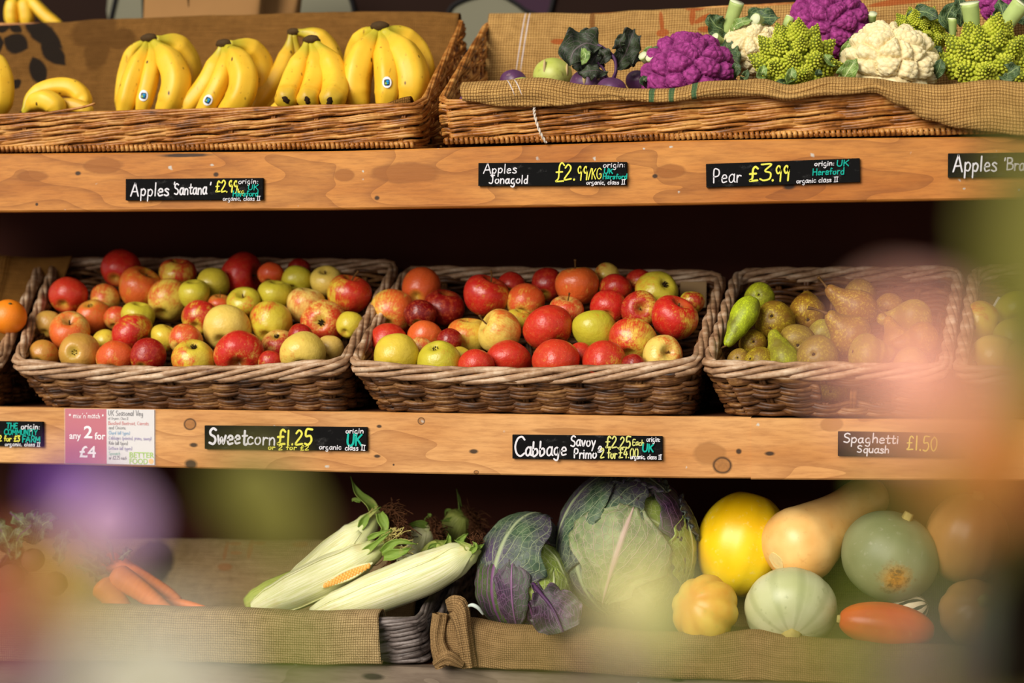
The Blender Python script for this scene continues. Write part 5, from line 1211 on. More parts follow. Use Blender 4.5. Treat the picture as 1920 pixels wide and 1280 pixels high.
add_leaf(t, [(1300, 100, .05), (1262, 86, .05), (1244, 72, .04)], 12, .10, 'leaf_dark'); add_leaf(t, [(1370, 150, .0), (1380, 130, -.01), (1376, 118, -.01)], 10, .10, 'leaf_dark')
add_leaf(t, [(1216, 165, -.02), (1206, 152, -.04), (1214, 144, -.04)], 8, .10, 'leaf_dark')
t = cauli('w', 1411, 92, 56, 0.20, (-.15, .45, .9), 'smaller white cauliflower among leaves, behind the front romanesco', 1.2)
add_leaf(t, [(1366, 60, .02), (1344, 50, .0), (1328, 28, -.01)], 22, .20, 'leaf_dark', wave=.3); add_stalk(t, [(1362, 60, .02), (1372, 34, .01), (1382, 4, .0)], 14, .20)
add_leaf(t, [(1390, 52, .02), (1420, 34, .0), (1462, 34, .0)], 20, .20, 'leaf_dark', wave=.3); add_stalk(t, [(1440, 60, .03), (1428, 44, .0), (1416, 36, -.02)], 11, .20)
add_leaf(t, [(1362, 78, .0), (1366, 100, -.03), (1386, 122, -.04)], 20, .18, 'leaf_dark', wave=.3); add_leaf(t, [(1370, 58, .01), (1385, 44, -.01), (1410, 38, -.01)], 10, .19, 'leaf_pale')
add_stalk(t, [(1360, 84, .02), (1348, 76, -.01), (1340, 70, -.02)], 9, .19); add_leaf(t, [(1356, 70, .01), (1340, 86, -.02), (1352, 108, -.03)], 14, .19, 'leaf_dark')
add_stalk(t, [(1470, 62, .03), (1476, 44, .0), (1482, 34, .0)], 10, .21); add_stalk(t, [(1372, 132, .0), (1372, 126, -.03), (1371, 120, -.04)], 5, .19)
t = cauli('r', 1490, 122, 84, 0.095, (-.12, .72, .68), 'front romanesco with a tall lime peak, under the purple cauliflower', 0.3)
for a, r, mt in (([(1390, 158, .0), (1396, 146, -.06), (1402, 130, -.07)], 8, 'leaf_dark'), ([(1424, 160, -.02), (1428, 140, -.07), (1433, 122, -.07)], 10, 'leaf_pale'), ([(1478, 164, -.03), (1482, 148, -.09), (1486, 126, -.09)], 11, 'leaf_pale'), ([(1530, 150, -.02), (1534, 140, -.07), (1536, 130, -.07)], 7, 'leaf_dark'), ([(1568, 130, .0), (1556, 116, -.05), (1546, 102, -.05)], 10, 'leaf_pale'), ([(1500, 164, -.03), (1470, 156, -.08), (1450, 158, -.08)], 7, 'leaf_dark')):
    add_leaf(t, a, r, .11, mt, curl=.6)
t = cauli('p', 1553, 48, 76, 0.23, (0, .45, .9), 'round purple cauliflower at the back above the front romanesco', 2.0)
add_leaf(t, [(1590, 10, .05), (1600, -6, .04), (1606, -20, .03)], 14, .22, 'leaf_pale'); add_leaf(t, [(1590, 100, -.02), (1606, 84, -.03), (1616, 62, -.03)], 10, .22, 'leaf_dark')
add_stalk(t, [(1636, 52, .03), (1635, 40, .01), (1636, 26, .0)], 9, .23)
t = cauli('w', 1668, 120, 90, 0.125, (.05, .72, .68), 'big white cauliflower at the front, between two romanescos', 0.0)
add_leaf(t, [(1576, 160, -.03), (1588, 138, -.06), (1606, 110, -.06)], 18, .11, 'leaf_pale', wave=.25); add_leaf(t, [(1582, 96, .02), (1598, 78, .0), (1612, 60, .0)], 9, .12, 'leaf_dark'); add_leaf(t, [(1574, 110, .02), (1586, 90, .0), (1596, 76, .0)], 8, .12, 'leaf_pale')
add_leaf(t, [(1748, 150, .0), (1760, 130, -.02), (1764, 110, -.02)], 12, .12, 'leaf_dark')
t = cauli('r', 1724, 70, 60, 0.265, (-.35, .5, .8), 'shaded romanesco lying behind the big white cauliflower', 1.0)
add_leaf(t, [(1700, 34, .02), (1730, 22, .0), (1762, 36, -.01)], 14, .22, 'leaf_dark', wave=.3); add_leaf(t, [(1762, 120, -.04), (1756, 100, -.06), (1764, 86, -.06)], 10, .22, 'leaf_dark')
t = cauli('r', 1852, 124, 91, 0.145, (.1, .75, .65), 'large romanesco beside thick stalks, partly behind blurred green', 2.2)
add_stalk(t, [(1826, 70, .05), (1822, 40, .04), (1818, 6, .03)], 19, .14); add_stalk(t, [(1864, 80, .05), (1890, 40, .04), (1916, 6, .03)], 17, .14); add_stalk(t, [(1784, 84, .05), (1786, 60, .04), (1786, 34, .03)], 9, .14)
add_leaf(t, [(1790, 60, .05), (1776, 36, .03), (1790, 4, .02)], 18, .14, 'leaf_dark', wave=.3); add_leaf(t, [(1800, 50, .06), (1802, 20, .05), (1796, -10, .05)], 14, .16, 'leaf_dark', wave=.3); add_leaf(t, [(1868, 60, .06), (1880, 30, .05), (1872, 0, .05)], 20, .18, 'leaf_dark', wave=.3)
add_leaf(t, [(1880, 150, -.05), (1894, 136, -.08), (1912, 124, -.08)], 18, .12, 'leaf_dark', wave=.3); add_leaf(t, [(1850, 162, -.06), (1826, 160, -.09), (1810, 164, -.09)], 9, .12, 'leaf_pale')
t = cauli('p', 1880, 6, 44, 0.30, (0, .4, .9), 'dark purple cauliflower high behind the large romanesco', 1.0)
add_leaf(t, [(1900, 40, -.03), (1926, 20, -.03), (1950, -10, -.03)], 24, .26, 'leaf_dark', wave=.3)
# ------------------------------------------------------------------ kohlrabi
def kmat(name, a, b, c_):
    g = G(name, 0.4, 0.4); co = g.co(); n = g.noise(co, 26.0, 3.0); n2 = g.noise(co, 70.0, 3.0)
    c = g.mix(g.mapr(n, .3, .7), a, b); c = g.mix(g.mapr(n2, .6, .72, 0, .6), c, c_); g.color(c); g.bump(n, .15, .003); return g.mat
M['kohl_g'] = kmat('green_kohlrabi_skin', S(172, 180, 72), S(206, 206, 118), S(130, 116, 60)); M['kohl_p'] = kmat('purple_kohlrabi_skin', S(70, 32, 66), S(112, 66, 110), S(160, 130, 130))
def kohl(px, py, r, Y, mat, label, scars=(), sq=.86):
    p = P(px, py, Y); R = pxm(r, p)
    t = MB().ball(p, (R, R, R * sq), 32, 20, lambda d: 1 + .03 * math.cos(5 * math.atan2(d.y, d.x)) * (1 - d.z * d.z) + .03 * nz(d, 1.5, px)).build('kohlrabi', M[mat]); tag(t, label, 'kohlrabi', 'kohlrabi at the end of the cauliflower basket')
    LOC[t.name] = t.location.copy()
    for (sx, sy, w, h) in scars:
        d = (P(sx, sy, Y) - p) / R; d = (CR * d.dot(CR) + CU * d.dot(CU)); k = max(0.05, 1 - d.length_squared); q = p + (d + CB * math.sqrt(k)) * R * .962
        q.z = p.z + (q.z - p.z) * sq
        MB().ball(q, (pxm(w, p), pxm(5, p), pxm(h, p)), 10, 6).build('leaf_scar', plain('pale_leaf_scar', S(196, 170, 120), .8, .1, .2, 80.), t)
    return t
kohl(1036, 142, 37, .20, 'kohl_g', 'pale green kohlrabi with a brown patch, beside the drooping leaves', [(1020, 128, 3, 14), (1064, 132, 2.5, 12)], .9)
kohl(962, 152, 25, .17, 'kohl_p', 'dark purple kohlrabi half hidden by the rolled sack near the white stitching')
kohl(978, 162, 24, .10, 'kohl_g', 'pale kohlrabi just showing over the rolled sack before the purple one', (), .7)
kohl(1028, 168, 22, .10, 'kohl_p', 'brownish kohlrabi top peeping over the sack below the pale green one', (), .7)
t = kohl(1106, 160, 39, .15, 'kohl_p', 'purple kohlrabi with drooping dark leaves', [(1094, 150, 4, 12), (1120, 146, 4, 12)], .85)
for pts in ([(1142, 158, -.01), (1154, 134, -.02), (1150, 106, -.01), (1124, 86, .0), (1104, 78, .0)], [(1138, 160, -.01), (1134, 134, -.01), (1122, 118, .0)], [(1150, 156, .0), (1156, 130, .0), (1154, 110, .0)]):
    add_stalk(t, pts, 3.2, .13, 'purple_stem', cut=False)
add_leaf(t, [(1128, 88, .0), (1100, 82, -.01), (1076, 96, -.02), (1068, 124, -.02)], 34, .13, 'leaf_kohl', wave=.4, curl=.3, lob=.08, seed=2); add_leaf(t, [(1118, 84, .0), (1098, 70, .0), (1080, 66, .0)], 16, .135, 'leaf_kohl', wave=.4, lob=.15)
add_leaf(t, [(1138, 138, -.01), (1112, 132, -.03), (1084, 138, -.03)], 15, .12, 'leaf_kohl', wave=.4, curl=-.4, lob=.12); add_leaf(t, [(1092, 92, -.02), (1098, 104, -.03), (1092, 122, -.03)], 9, .12, 'leaf_pale', wave=.3)
add_leaf(t, [(1126, 118, .0), (1134, 104, -.01), (1124, 92, -.01)], 13, .125, 'leaf_kohl', wave=.4); add_leaf(t, [(1110, 130, .01), (1090, 120, .0), (1074, 128, .0)], 18, .14, 'leaf_kohl', wave=.3); add_leaf(t, [(1132, 92, .01), (1114, 110, .0), (1102, 136, .0)], 24, .135, 'leaf_kohl', wave=.4, lob=.1, seed=6)
add_leaf(t, [(1154, 128, .0), (1170, 106, -.01), (1180, 82, -.02), (1190, 54, -.01)], 25, .14, 'leaf_kohl', wave=.6, curl=.4, lob=.1, seed=4); add_leaf(t, [(1170, 130, .0), (1180, 110, .0), (1202, 114, .0)], 18, .15, 'leaf_kohl', wave=.4, lob=.15, seed=1); add_leaf(t, [(1166, 96, -.01), (1162, 80, -.02), (1172, 62, -.02)], 10, .13, 'leaf_kohl', wave=.4)
kohl(1146, 170, 29, .09, 'kohl_p', 'glossy purple kohlrabi lowest on the rim, under the leafy one')
kohl(1196, 152, 24, .19, 'kohl_p', 'dark kohlrabi in the shade beside the purple cauliflower')
kohl(873, 188, 12, .03, 'kohl_p', 'small purple kohlrabi at the corner where the rolled sack ends')
# ------------------------------------------------------------------ sweetcorn
def husk_mat(name, a, b, tip):
    g = G(name, 0.5, 0.25); s = g.sep(g.co('UV')); co = g.co()
    st = g.noise(g.comb(g.math('MULTIPLY', s[0], 130.0), g.math('MULTIPLY', s[1], 4.0), 0.0), 1.0, 3.0, 0.6)
    n = g.noise(co, 30.0, 3.0)
    c = g.mix(g.mapr(st, .4, .62), b, a); c = g.mix(g.mapr(s[1], .72, 1.0, 0, .85), c, tip); c = g.mix(g.mapr(n, .58, .72, 0, .35), c, S(206, 180, 120))
    g.color(c); g.bump(st, .35, .001); g.b.inputs['Subsurface Weight'].default_value = .1; g.b.inputs['Subsurface Radius'].default_value = (.006, .006, .002)
    return g.mat
M['husk'] = husk_mat('pale_corn_husk', S(240, 236, 198), S(208, 208, 142), S(158, 174, 66)); M['husk_g'] = husk_mat('green_corn_husk', S(186, 194, 104), S(140, 152, 62), S(88, 112, 34))
M['silk'] = plain('dry_brown_silk', S(84, 50, 26), .8, .2, .4, 100.); M['silk_p'] = plain('pale_silk', S(206, 190, 110), .6, .2, .2, 100.); M['kernel'] = plain('orange_kernel', S(246, 176, 84), .35, .4, .12, 150.)
M['husk_leaf'] = husk_mat('husk_tip_leaf', S(150, 172, 74), S(92, 124, 40), S(88, 112, 36))
def ear(label, pts, r, Y, mat='husk', layers=((-.2, .5, 1.012, 0, 1.0), (.45, 1.0, 1.022, .05, .96), (.12, .3, 1.03, 0, .8)), tips=(), silk=(), rot=0.0):
    c = cat(pxl(pts, Y), 10); m = len(c); R = pxm(r, c[m // 2])
    t = thing('sweetcorn_ear', label, 'sweetcorn', c[0], 'sweetcorn ears in the sack-wrapped basket')
    prof = [(0, .42), (.03, .55), (.12, .78), (.3, .97), (.5, 1.0), (.7, .84), (.85, .56), (.95, .30), (1, .18)]
    def ax(v):
        k = v * (m - 1); i = min(m - 2, int(k)); p = c[i].lerp(c[i + 1], k - i); tn = (c[min(m - 1, i + 2)] - c[max(0, i - 1)]).normalized(); sd = tn.cross(CB).normalized(); return p, tn, sd, sd.cross(tn)
    def sur(u, v, k):
        p, tn, sd, up = ax(v); a = 2 * PI * u + rot
        rr = R * itps(prof, v) * k * (1 + .015 * math.cos(a * 9 + v * 4))
        return p + (sd * math.cos(a) - CB * -1 * 0 + (-up if up.dot(CB) < 0 else up) * math.sin(a)) * rr
    MB().grid(lambda u, v: sur(u, v, 1.0), 40, 30, wrap=True).build('husk', M[mat], t)
    for a0, a1, k, v0, v1 in layers:
        def lf(u, v):
            w = 1 - .95 * sm(.55, 1, v) * abs(2 * u - 1) * 0; vv = lerp(v0, v1, v); mid = (a0 + a1) / 2; aa = mid + (a1 - a0) * (u - .5) * (1 - .7 * sm(.6, 1, v))
            return sur(aa, vv, k * (1 + .02 * sm(.8, 1, abs(2 * u - 1))))
        solid(MB().grid(lf, 20, 26, lambda u, v: (a0 + (a1 - a0) * u + .3, lerp(v0, v1, v))).build('husk_leaf', M[mat], t), .0008)
    for tp in tips:
        w = tp[1]; solid(leaf(MB(), pxl(tp[0], Y), pxm(w, c[0]), cd(*(tp[2] if len(tp) > 2 else (0, .3, 1))), wave=.12, curl=.7, wf=3, prof=((0, .7), (.25, 1), (.6, .6), (1, .03))).build('husk_tip', M['husk_leaf'], t))
    if silk:
        mb = MB(); rnd = random.Random(int(r * 10 + Y * 1000)); 
        for sx, sy, ex, ey, n, sp, mk in silk:
            mb.cur = mk
            for k in range(n):
                a, b = P(sx + rnd.gauss(0, 4), sy + rnd.gauss(0, 4), Y + rnd.gauss(0, .004)), P(ex + rnd.gauss(0, sp), ey + rnd.gauss(0, sp), Y + rnd.gauss(0, .012))
                q = [a]; 
                for j in (1, 2, 3, 4, 5): q.append(a.lerp(b, j / 5) + Vector((rnd.gauss(0, .0035), rnd.gauss(0, .0035), rnd.gauss(0, .0035))))
                mb.tube(cat(q, 3), .0008 if mk == 0 else .0006, 4)
        mb.build('silk', [M['silk'], M['silk_p']], t)
    return t, sur
ear('pale green corn ear lowest at the back, only its rounded butt showing', [(462, 1134, 0), (520, 1112, .01), (590, 1086, .03), (660, 1060, .05)], 30, .17, 'husk_g')
ear('corn ear with dark tassel and a leaf curling up towards the middle shelf', [(520, 1130, 0), (590, 1082, .0), (660, 1018, .0), (712, 955, .0)], 39, .14, 'husk',
    tips=[([(700, 968, 0), (692, 944, -.005), (668, 922, -.01), (657, 892, -.01)], 11, (.5, .2, .8)), ([(712, 962, -.02), (722, 990, -.03), (708, 1014, -.03)], 10), ([(676, 990, -.02), (690, 968, -.02), (714, 950, -.02)], 8), ([(676, 940, 0), (664, 936, 0), (660, 940, 0)], 4)], silk=[(718, 958, 745, 962, 110, 11, 0), (728, 965, 756, 1000, 130, 9, 0), (700, 968, 706, 956, 20, 8, 1)], rot=.4)
t, sur = ear('corn ear with its husk split open on orange kernels', [(478, 1142, 0), (570, 1100, .0), (660, 1056, .0), (728, 1016, .0)], 37, .10, 'husk',
    layers=((-.35, .1, 1.012, 0, 1.0), (.42, .8, 1.02, 0, 1.0)), tips=[([(716, 1036, -.02), (745, 1016, -.025), (782, 1020, -.02)], 8), ([(720, 1044, -.03), (752, 1036, -.035), (772, 1026, -.03)], 10), ([(672, 1046, -.01), (706, 1018, -.02), (736, 994, -.02)], 7), ([(690, 1010, -.01), (712, 1000, -.015), (734, 992, -.02)], 5)], silk=[(710, 1030, 762, 1030, 46, 9, 1), (716, 1020, 744, 1000, 40, 9, 1), (742, 1040, 724, 1070, 24, 7, 0), (742, 1010, 756, 1010, 40, 9, 0)])
mb = MB()
for i in range(15):
    s_ = i / 14
    for j in range(-1, 2):
        w = math.sin(PI * (.08 + .84 * s_)) * 5.4
        q = P(614 + 80 * s_ - j * w * .42, 1092 - 36 * s_ + j * w, .10) + CB * (pxm(37, P(650, 1075, .1)) * (1.06 + .01 * (1 - abs(j))))
        mb.ball(q, .0037, 8, 6)
mb.build('kernels', M['kernel'], t)
for sgn in (-1, 1):
    q = cat([P(606, 1097, .1), P(640, 1081 + sgn * 8 - 2, .1), P(672, 1066 + sgn * 8 - 1, .1), P(702, 1050, .1)], 8)
    MB().tube([p + CB * pxm(38.5, q[0]) for p in q], [.0012 + .0016 * math.sin(PI * i / (len(q) - 1)) for i in range(len(q))], 8).build('husk_lip', M['husk'], t)
ear('longest pale corn ear in front, its tip touching the smaller cabbage', [(588, 1154, 0), (690, 1117, .0), (790, 1078, .0), (862, 1046, .0), (900, 1026, .0)], 39, .065, 'husk',
    tips=[([(880, 1030, -.012), (872, 1022, -.012), (852, 1012, -.01)], 7), ([(890, 1026, -.01), (898, 1026, -.012), (908, 1020, -.012)], 6), ([(884, 1034, -.014), (892, 1024, -.02), (886, 1014, -.02)], 6)], silk=[(892, 1022, 894, 1010, 26, 6, 0)], rot=.9, layers=((-.1, .5, 1.012, 0, 1.0), (.5, .85, 1.02, .0, .95), (.2, .42, 1.028, 0, .9)))
ear('corn ear standing behind the split one, with a brown tassel', [(735, 1090, 0), (765, 1040, .0), (792, 1000, .0), (802, 978, .0)], 30, .20, 'husk', tips=[([(800, 985, -.01), (780, 982, -.02), (756, 992, -.02)], 7), ([(798, 982, 0), (806, 968, 0), (802, 962, 0)], 6)], silk=[(804, 978, 824, 1000, 110, 9, 0), (806, 976, 828, 1030, 110, 8, 0)], rot=.2)
ear('dim corn ear at the back with an upright leaf blade', [(836, 1050, 0), (848, 1010, .0), (862, 970, .0), (868, 956, .0)], 27, .28, 'husk_g', tips=[([(862, 962, 0), (860, 940, 0), (856, 916, 0)], 5, (.8, .2, .6)), ([(858, 970, -.01), (846, 974, -.02), (826, 976, -.02)], 6), ([(850, 960, .0), (838, 956, .0), (834, 968, .0)], 3)], silk=[(868, 958, 884, 985, 120, 14, 0), (868, 962, 896, 1005, 120, 11, 0)])
ear('short green corn ear between the tassels, above the longest ear', [(792, 1080, 0), (808, 1050, .0), (832, 1028, .0), (840, 1014, .0)], 26, .16, 'husk_g', tips=[([(838, 1030, -.01), (842, 1012, -.02), (841, 1000, -.02)], 7), ([(830, 1026, -.01), (812, 1022, -.02), (800, 1032, -.02)], 5), ([(856, 1024, 0), (868, 1008, 0), (878, 1000, 0)], 7)], silk=[(836, 1018, 830, 1040, 30, 8, 0)])
# ------------------------------------------------------------------ carrots and leafy roots
gc = G('carrot_skin', .5, .3); n = gc.noise(gc.scale(gc.co('UV'), (3, 160, 1)), 1.0, 3.0); gc.color(gc.mix(n, S(206, 92, 30), S(242, 140, 66))); gc.bump(n, .3, .001); M['carrot'] = gc.mat
t = thing('carrot_bunch', 'bunch of orange carrots with green tops, beside the dark round patch', 'carrots', P(230, 1130, .1))
LOC[t.name] = P(230, 1130, .1)
def carrot(pts, r0, r1, Y):
    c = cat(pxl(pts, Y), 9); m = len(c); a, b = pxm(r0, c[0]), pxm(r1, c[0])
    o = MB().tube(c, [a * (.55 if i == 0 else .85 if i == 1 else 1) * (1 if i < 3 else 1) + (b - a) * (i / (m - 1)) ** 1.1 for i in range(m)], 16, squash=lambda u, v: 1 + .02 * math.sin(v * 60 + u * 6)).build('carrot', M['carrot'], t); LOC[o.name] = LOC[t.name]
    MB().tube([c[-1], c[-1] + (c[-1] - c[-3]) * .8 + Vector((0, 0, .004)), c[-1] + (c[-1] - c[-3]) * 1.8 + Vector((.004, 0, 0))], [b * .8, b * .3, b * .1], 6).build('root_tip', M['carrot'], o)
carrot([(196, 1046, 0), (250, 1075, 0), (310, 1110, 0), (336, 1128, 0)], 20, 9, .14); carrot([(212, 1074, -.01), (262, 1106, -.01), (318, 1150, -.01)], 25, 14, .10)
carrot([(186, 1092, 0), (214, 1122, 0), (240, 1160, 0)], 25, 18, .08); carrot([(300, 1128, .02), (350, 1134, .01), (388, 1141, 0)], 13, 4, .12)
for k, (pts, w) in enumerate([([(200, 1060, 0), (160, 1010, 0), (140, 976, 0)], 8), ([(214, 1050, 0), (196, 1004, 0), (150, 968, 0)], 5), ([(204, 1076, -.01), (176, 1060, -.02), (150, 1040, -.02)], 9), ([(222, 1048, 0), (236, 1036, 0), (246, 1030, 0)], 9), ([(190, 1092, -.02), (170, 1070, -.03), (140, 1060, -.03)], 8), ([(206, 1056, 0), (184, 1036, -.01), (160, 1030, -.01)], 9)]):
    add_stalk(t, pts, 2.6, .12, 'leaf_dark', cut=False); add_leaf(t, pts, w, .118, 'leaf_dark', wave=.6, lob=.4, seed=k)
t = thing('leafy_root_bunch', 'bunch of leafy dark greens with pale roots, blurred by the lilac blossom', 'root vegetables', P(40, 1130, .12)); LOC[t.name] = P(40, 1130, .12)
rm = plain('dull_root_skin', S(100, 66, 50), .7, .2, .3, 40.)
for (x, y, r) in ((62, 1050, 22), (20, 1084, 26), (104, 1094, 22)): MB().ball(P(x, y, .12), pxm(r, P(x, y, .12)), 20, 14, lambda d: 1 + .05 * nz(d, 2., x)).build('root', rm, t)
for k, (pts, w) in enumerate([([(60, 1020, 0), (50, 990, 0), (20, 960, 0)], 16), ([(66, 1020, 0), (80, 985, -.01), (110, 972, -.02)], 18), ([(24, 1050, 0), (6, 1000, 0), (-20, 970, 0)], 18), ([(64, 1020, .01), (62, 980, .01), (70, 955, .01)], 15), ([(110, 1062, 0), (116, 1020, 0), (130, 990, 0)], 14), ([(30, 1050, -.01), (34, 1010, -.02), (60, 985, -.03)], 15)]):
    add_stalk(t, pts, 3, .12, 'purple_stem', cut=False); add_leaf(t, pts, w, .118, 'leaf_dark', wave=.5, lob=.25, seed=k)
# ------------------------------------------------------------------ cabbages
M['cab_blue'] = leaf_mat('blue_green_cabbage_leaf', S(92, 116, 80), S(158, 168, 128), S(44, 62, 50), back=S(84, 70, 92), nv=5, slope=.9, vw=.035, speck=S(44, 60, 48))
M['cab_pale'] = leaf_mat('pale_cabbage_leaf', S(138, 150, 98), S(186, 158, 146), S(96, 110, 72), nv=4.5, slope=1.1, vw=.03)
M['cab_purp'] = leaf_mat('purple_cabbage_leaf', S(74, 46, 70), S(138, 96, 132), S(40, 28, 42), back=S(78, 88, 68), nv=4, slope=1.6, vw=.05)
M['cab_lime'] = leaf_mat('lime_cabbage_heart', S(166, 182, 84), S(216, 222, 166), S(130, 150, 62), nv=5, slope=.7, vw=.04)
M['cab_stripe'] = leaf_mat('purple_veined_cabbage_leaf', S(92, 112, 54), S(118, 72, 112), S(58, 76, 40), back=S(56, 48, 54), nv=.01, slope=420.0, vw=.09)
def sph(parent, ctr, R, base, tip, hw, mat, lift=0.03, ruf=0.02, n=34, prof=((0, .25), (.25, .8), (.6, 1), (.85, .7), (1, .15)), seed=0, sqz=1.0, open_=0.0, name='leaf', fr=9):
    b, tp = cd(*base), cd(*tip); ang = math.acos(max(-1, min(1, b.dot(tp)))); nrm = b.cross(tp).normalized()
    def fn(u, v):
        w = 2 * u - 1
        d = Matrix.Rotation(ang * v, 3, nrm) @ b; hwv = hw * itps(prof, v) * (1 + .05 * math.sin(v * 23 + seed) + .03 * math.sin(v * 41 + seed * 2 + 2 * (w > 0)))
        d2 = (d * math.cos(hwv * w) + nrm * math.sin(hwv * w))
        e = abs(w); ed = max(sm(.55, 1, e), sm(.8, 1, v))
        rr = R * (1 + lift + open_ * sm(.4, 1, v) + ruf * ed * (math.sin(v * fr * PI + seed) * .8 + math.sin(w * fr * 1.1 + seed)) + .014 * nz((w * 4, v * 6, seed), 1.3) + .008 * nz((w * 14, v * 20, seed), 1.0) + .005 * nz((w * 34, v * 46, seed), 1.0) + .012 * math.exp(-(w / .05) ** 2))
        q = d2 * rr; q.z *= sqz
        return ctr + q
    o = solid(MB().grid(fn, 36, n).build(name, M[mat], parent), .0014); return o
def cabbage(label, px, py, r, Y, sqz, core):
    p = P(px, py, Y); R = pxm(r, p); t = thing('cabbage', label, 'cabbage', p - Vector((0, 0, R)), 'cabbages'); LOC[t.name] = p - Vector((0, 0, R))
    MB().ball(p, (R, R, R * sqz), 40, 26, lambda d: 1 + .02 * nz(d, 2.5, px)).build('heart', M[core], t); return t, p, R
t, p, R = cabbage('large pointed savoy cabbage under the cabbage price tag', 1174, 1026, 124, .165, 1.0, 'cab_lime')
sph(t, p, R, (-.3, -1, .35), (.02, 1, -.1), 1.05, 'cab_blue', .05, .02, seed=1, open_=.12)
sph(t, p, R, (.6, -.8, .3), (.25, .95, -.2), .95, 'cab_purp', .06, .02, seed=2, open_=.08)
sph(t, p, R, (.95, -.6, .5), (.8, .5, .4), .55, 'cab_lime', .07, .015, seed=5)
sph(t, p, R, (-1, -.5, .2), (-.12, 1, .15), .7, 'cab_blue', .09, .02, seed=3, open_=.10)
sph(t, p, R, (-.42, -.8, .8), (.05, .62, .8), .78, 'cab_pale', .12, .014, seed=4, prof=((0, .12), (.2, .45), (.55, 1), (.8, .85), (1, .22)))
sph(t, p, R, (.0, .55, .55), (.1, 1, -.15), .42, 'cab_purp', .10, .03, seed=7, open_=.12, fr=13)
sph(t, p, R, (.45, .7, .4), (.0, 1, .0), .30, 'cab_blue', .15, .03, seed=8, open_=.06, fr=13)
sph(t, p, R, (-.3, .8, .4), (.06, 1, .0), .28, 'cab_blue', .15, .03, seed=9, open_=.06, fr=13)
sph(t, p, R, (.9, .1, .2), (.95, .9, .0), .40, 'cab_blue', .12, .04, seed=11, fr=13)
t, p, R = cabbage('smaller cabbage with purple-veined leaves, beside the longest corn ear', 984, 1096, 84, .105, 1.0, 'cab_lime')
sph(t, p, R, (-.55, -.9, .5), (.3, 1.1, -.2), 1.0, 'cab_blue', .10, .02, seed=1, open_=.52, prof=((0, .2), (.3, .8), (.55, 1), (.8, .6), (1, .2)))
sph(t, p, R, (-.35, -.95, .5), (-.55, .75, .6), .75, 'cab_stripe', .13, .012, seed=2, prof=((0, .3), (.4, .9), (.8, 1), (1, .5)))
sph(t, p, R, (-.15, -.9, .75), (-.25, .62, .85), .36, 'cab_purp', .17, .014, seed=3, prof=((0, .2), (.4, .8), (.75, 1), (1, .3)))
sph(t, p, R, (.9, -.5, .5), (.35, .8, .3), .8, 'cab_lime', .06, .015, seed=4)
sph(t, p, R, (.3, -.9, .7), (.6, .45, .75), .6, 'cab_lime', .09, .014, seed=5)
sph(t, p, R, (.4, .7, .2), (.32, 1.0, -.1), .35, 'cab_purp', .12, .03, seed=6, open_=.40, fr=13)
sph(t, p, R, (.3, -.9, .5), (.05, -.2, 1), .5, 'cab_stripe', .12, .015, seed=7)
# loose leaf on the sack
t = thing('cabbage_leaf', 'loose purple cabbage leaf draped over the sack, stalk upward', 'cabbage leaf', P(1050, 1190, -.02)); LOC[t.name] = P(1050, 1190, -.02)
c = pxl([(999, 1094, .0), (1014, 1112, -.015), (1036, 1140, -.03), (1056, 1184, -.045)], .0)
solid(leaf(MB(), c, pxm(52, c[0]), cd(.1, .2, 1), wave=.22, curl=.35, n=40, seed=3, lob=.04, prof=((0, .08), (.25, .16), (.5, .62), (.8, 1), (1, .62)), wf=9).build('leaf_blade', M['cab_purp'], t))
MB().tube([p_ + CB * .003 for p_ in cat(c, 6)], [.0042 * (1 - .7 * i / 18) for i in range(19)], 8).build('midrib', M['purple_stem'], t)
# ------------------------------------------------------------------ squashes
def sq_mat(name, a, b, spot, st=.4, scale=9., rough=.38, ribs=0):
    g = G(name, rough, .45); co = g.co(); n = g.noise(co, scale, 3.); n2 = g.noise(co, 95., 3., .6); s = g.sep(g.co('UV'))
    c = g.mix(g.mapr(n, .32, .68), a, b); c = g.mix(g.mapr(n2, .6, .74, 0, st), c, spot)
    if ribs: c = g.mix(g.math('MULTIPLY', g.mapr(g.math('SINE', g.math('MULTIPLY', s[0], 2 * PI * ribs)), .3, 1.), .3), c, spot)
    g.color(c); g.bump(n2, .06, .003); return g.mat
M['sq_y'] = sq_mat('yellow_squash_skin', S(248, 194, 6), S(255, 226, 44), S(252, 226, 120), .5); M['sq_b'] = sq_mat('butternut_skin', S(234, 172, 90), S(250, 206, 130), S(196, 130, 70), .3, 14)
M['sq_g'] = sq_mat('grey_green_squash_skin', S(118, 122, 80), S(150, 150, 108), S(172, 168, 140), .4, 8, .5); M['sq_p'] = sq_mat('pale_green_squash_skin', S(176, 180, 122), S(216, 214, 176), S(134, 142, 88), .5, 8, .4, 10)
M['sq_r'] = sq_mat('orange_red_squash_skin', S(196, 54, 18), S(226, 104, 28), S(240, 150, 60), .35); M['sq_c'] = sq_mat('yellow_orange_gourd_skin', S(226, 148, 26), S(240, 206, 84), S(188, 176, 60), .5, 16)
gstr = G('striped_squash_skin', .45, .4); s = gstr.sep(gstr.co('UV')); nn = gstr.noise(gstr.co(), 60., 2.)
gstr.color(gstr.mix(gstr.mapr(gstr.math('ADD', gstr.math('SINE', gstr.math('MULTIPLY', s[0], 2 * PI * 10)), gstr.math('MULTIPLY', gstr.math('SUBTRACT', nn, .5), 1.6)), .1, .4), S(226, 208, 170), S(48, 46, 34)))
M['sq_t'] = sq_mat('tan_squash_skin', S(176, 120, 66), S(200, 146, 86), S(150, 100, 60))
M['sq_stem'] = plain('corky_squash_stem', S(176, 158, 92), .8, .15, .3, 90.)
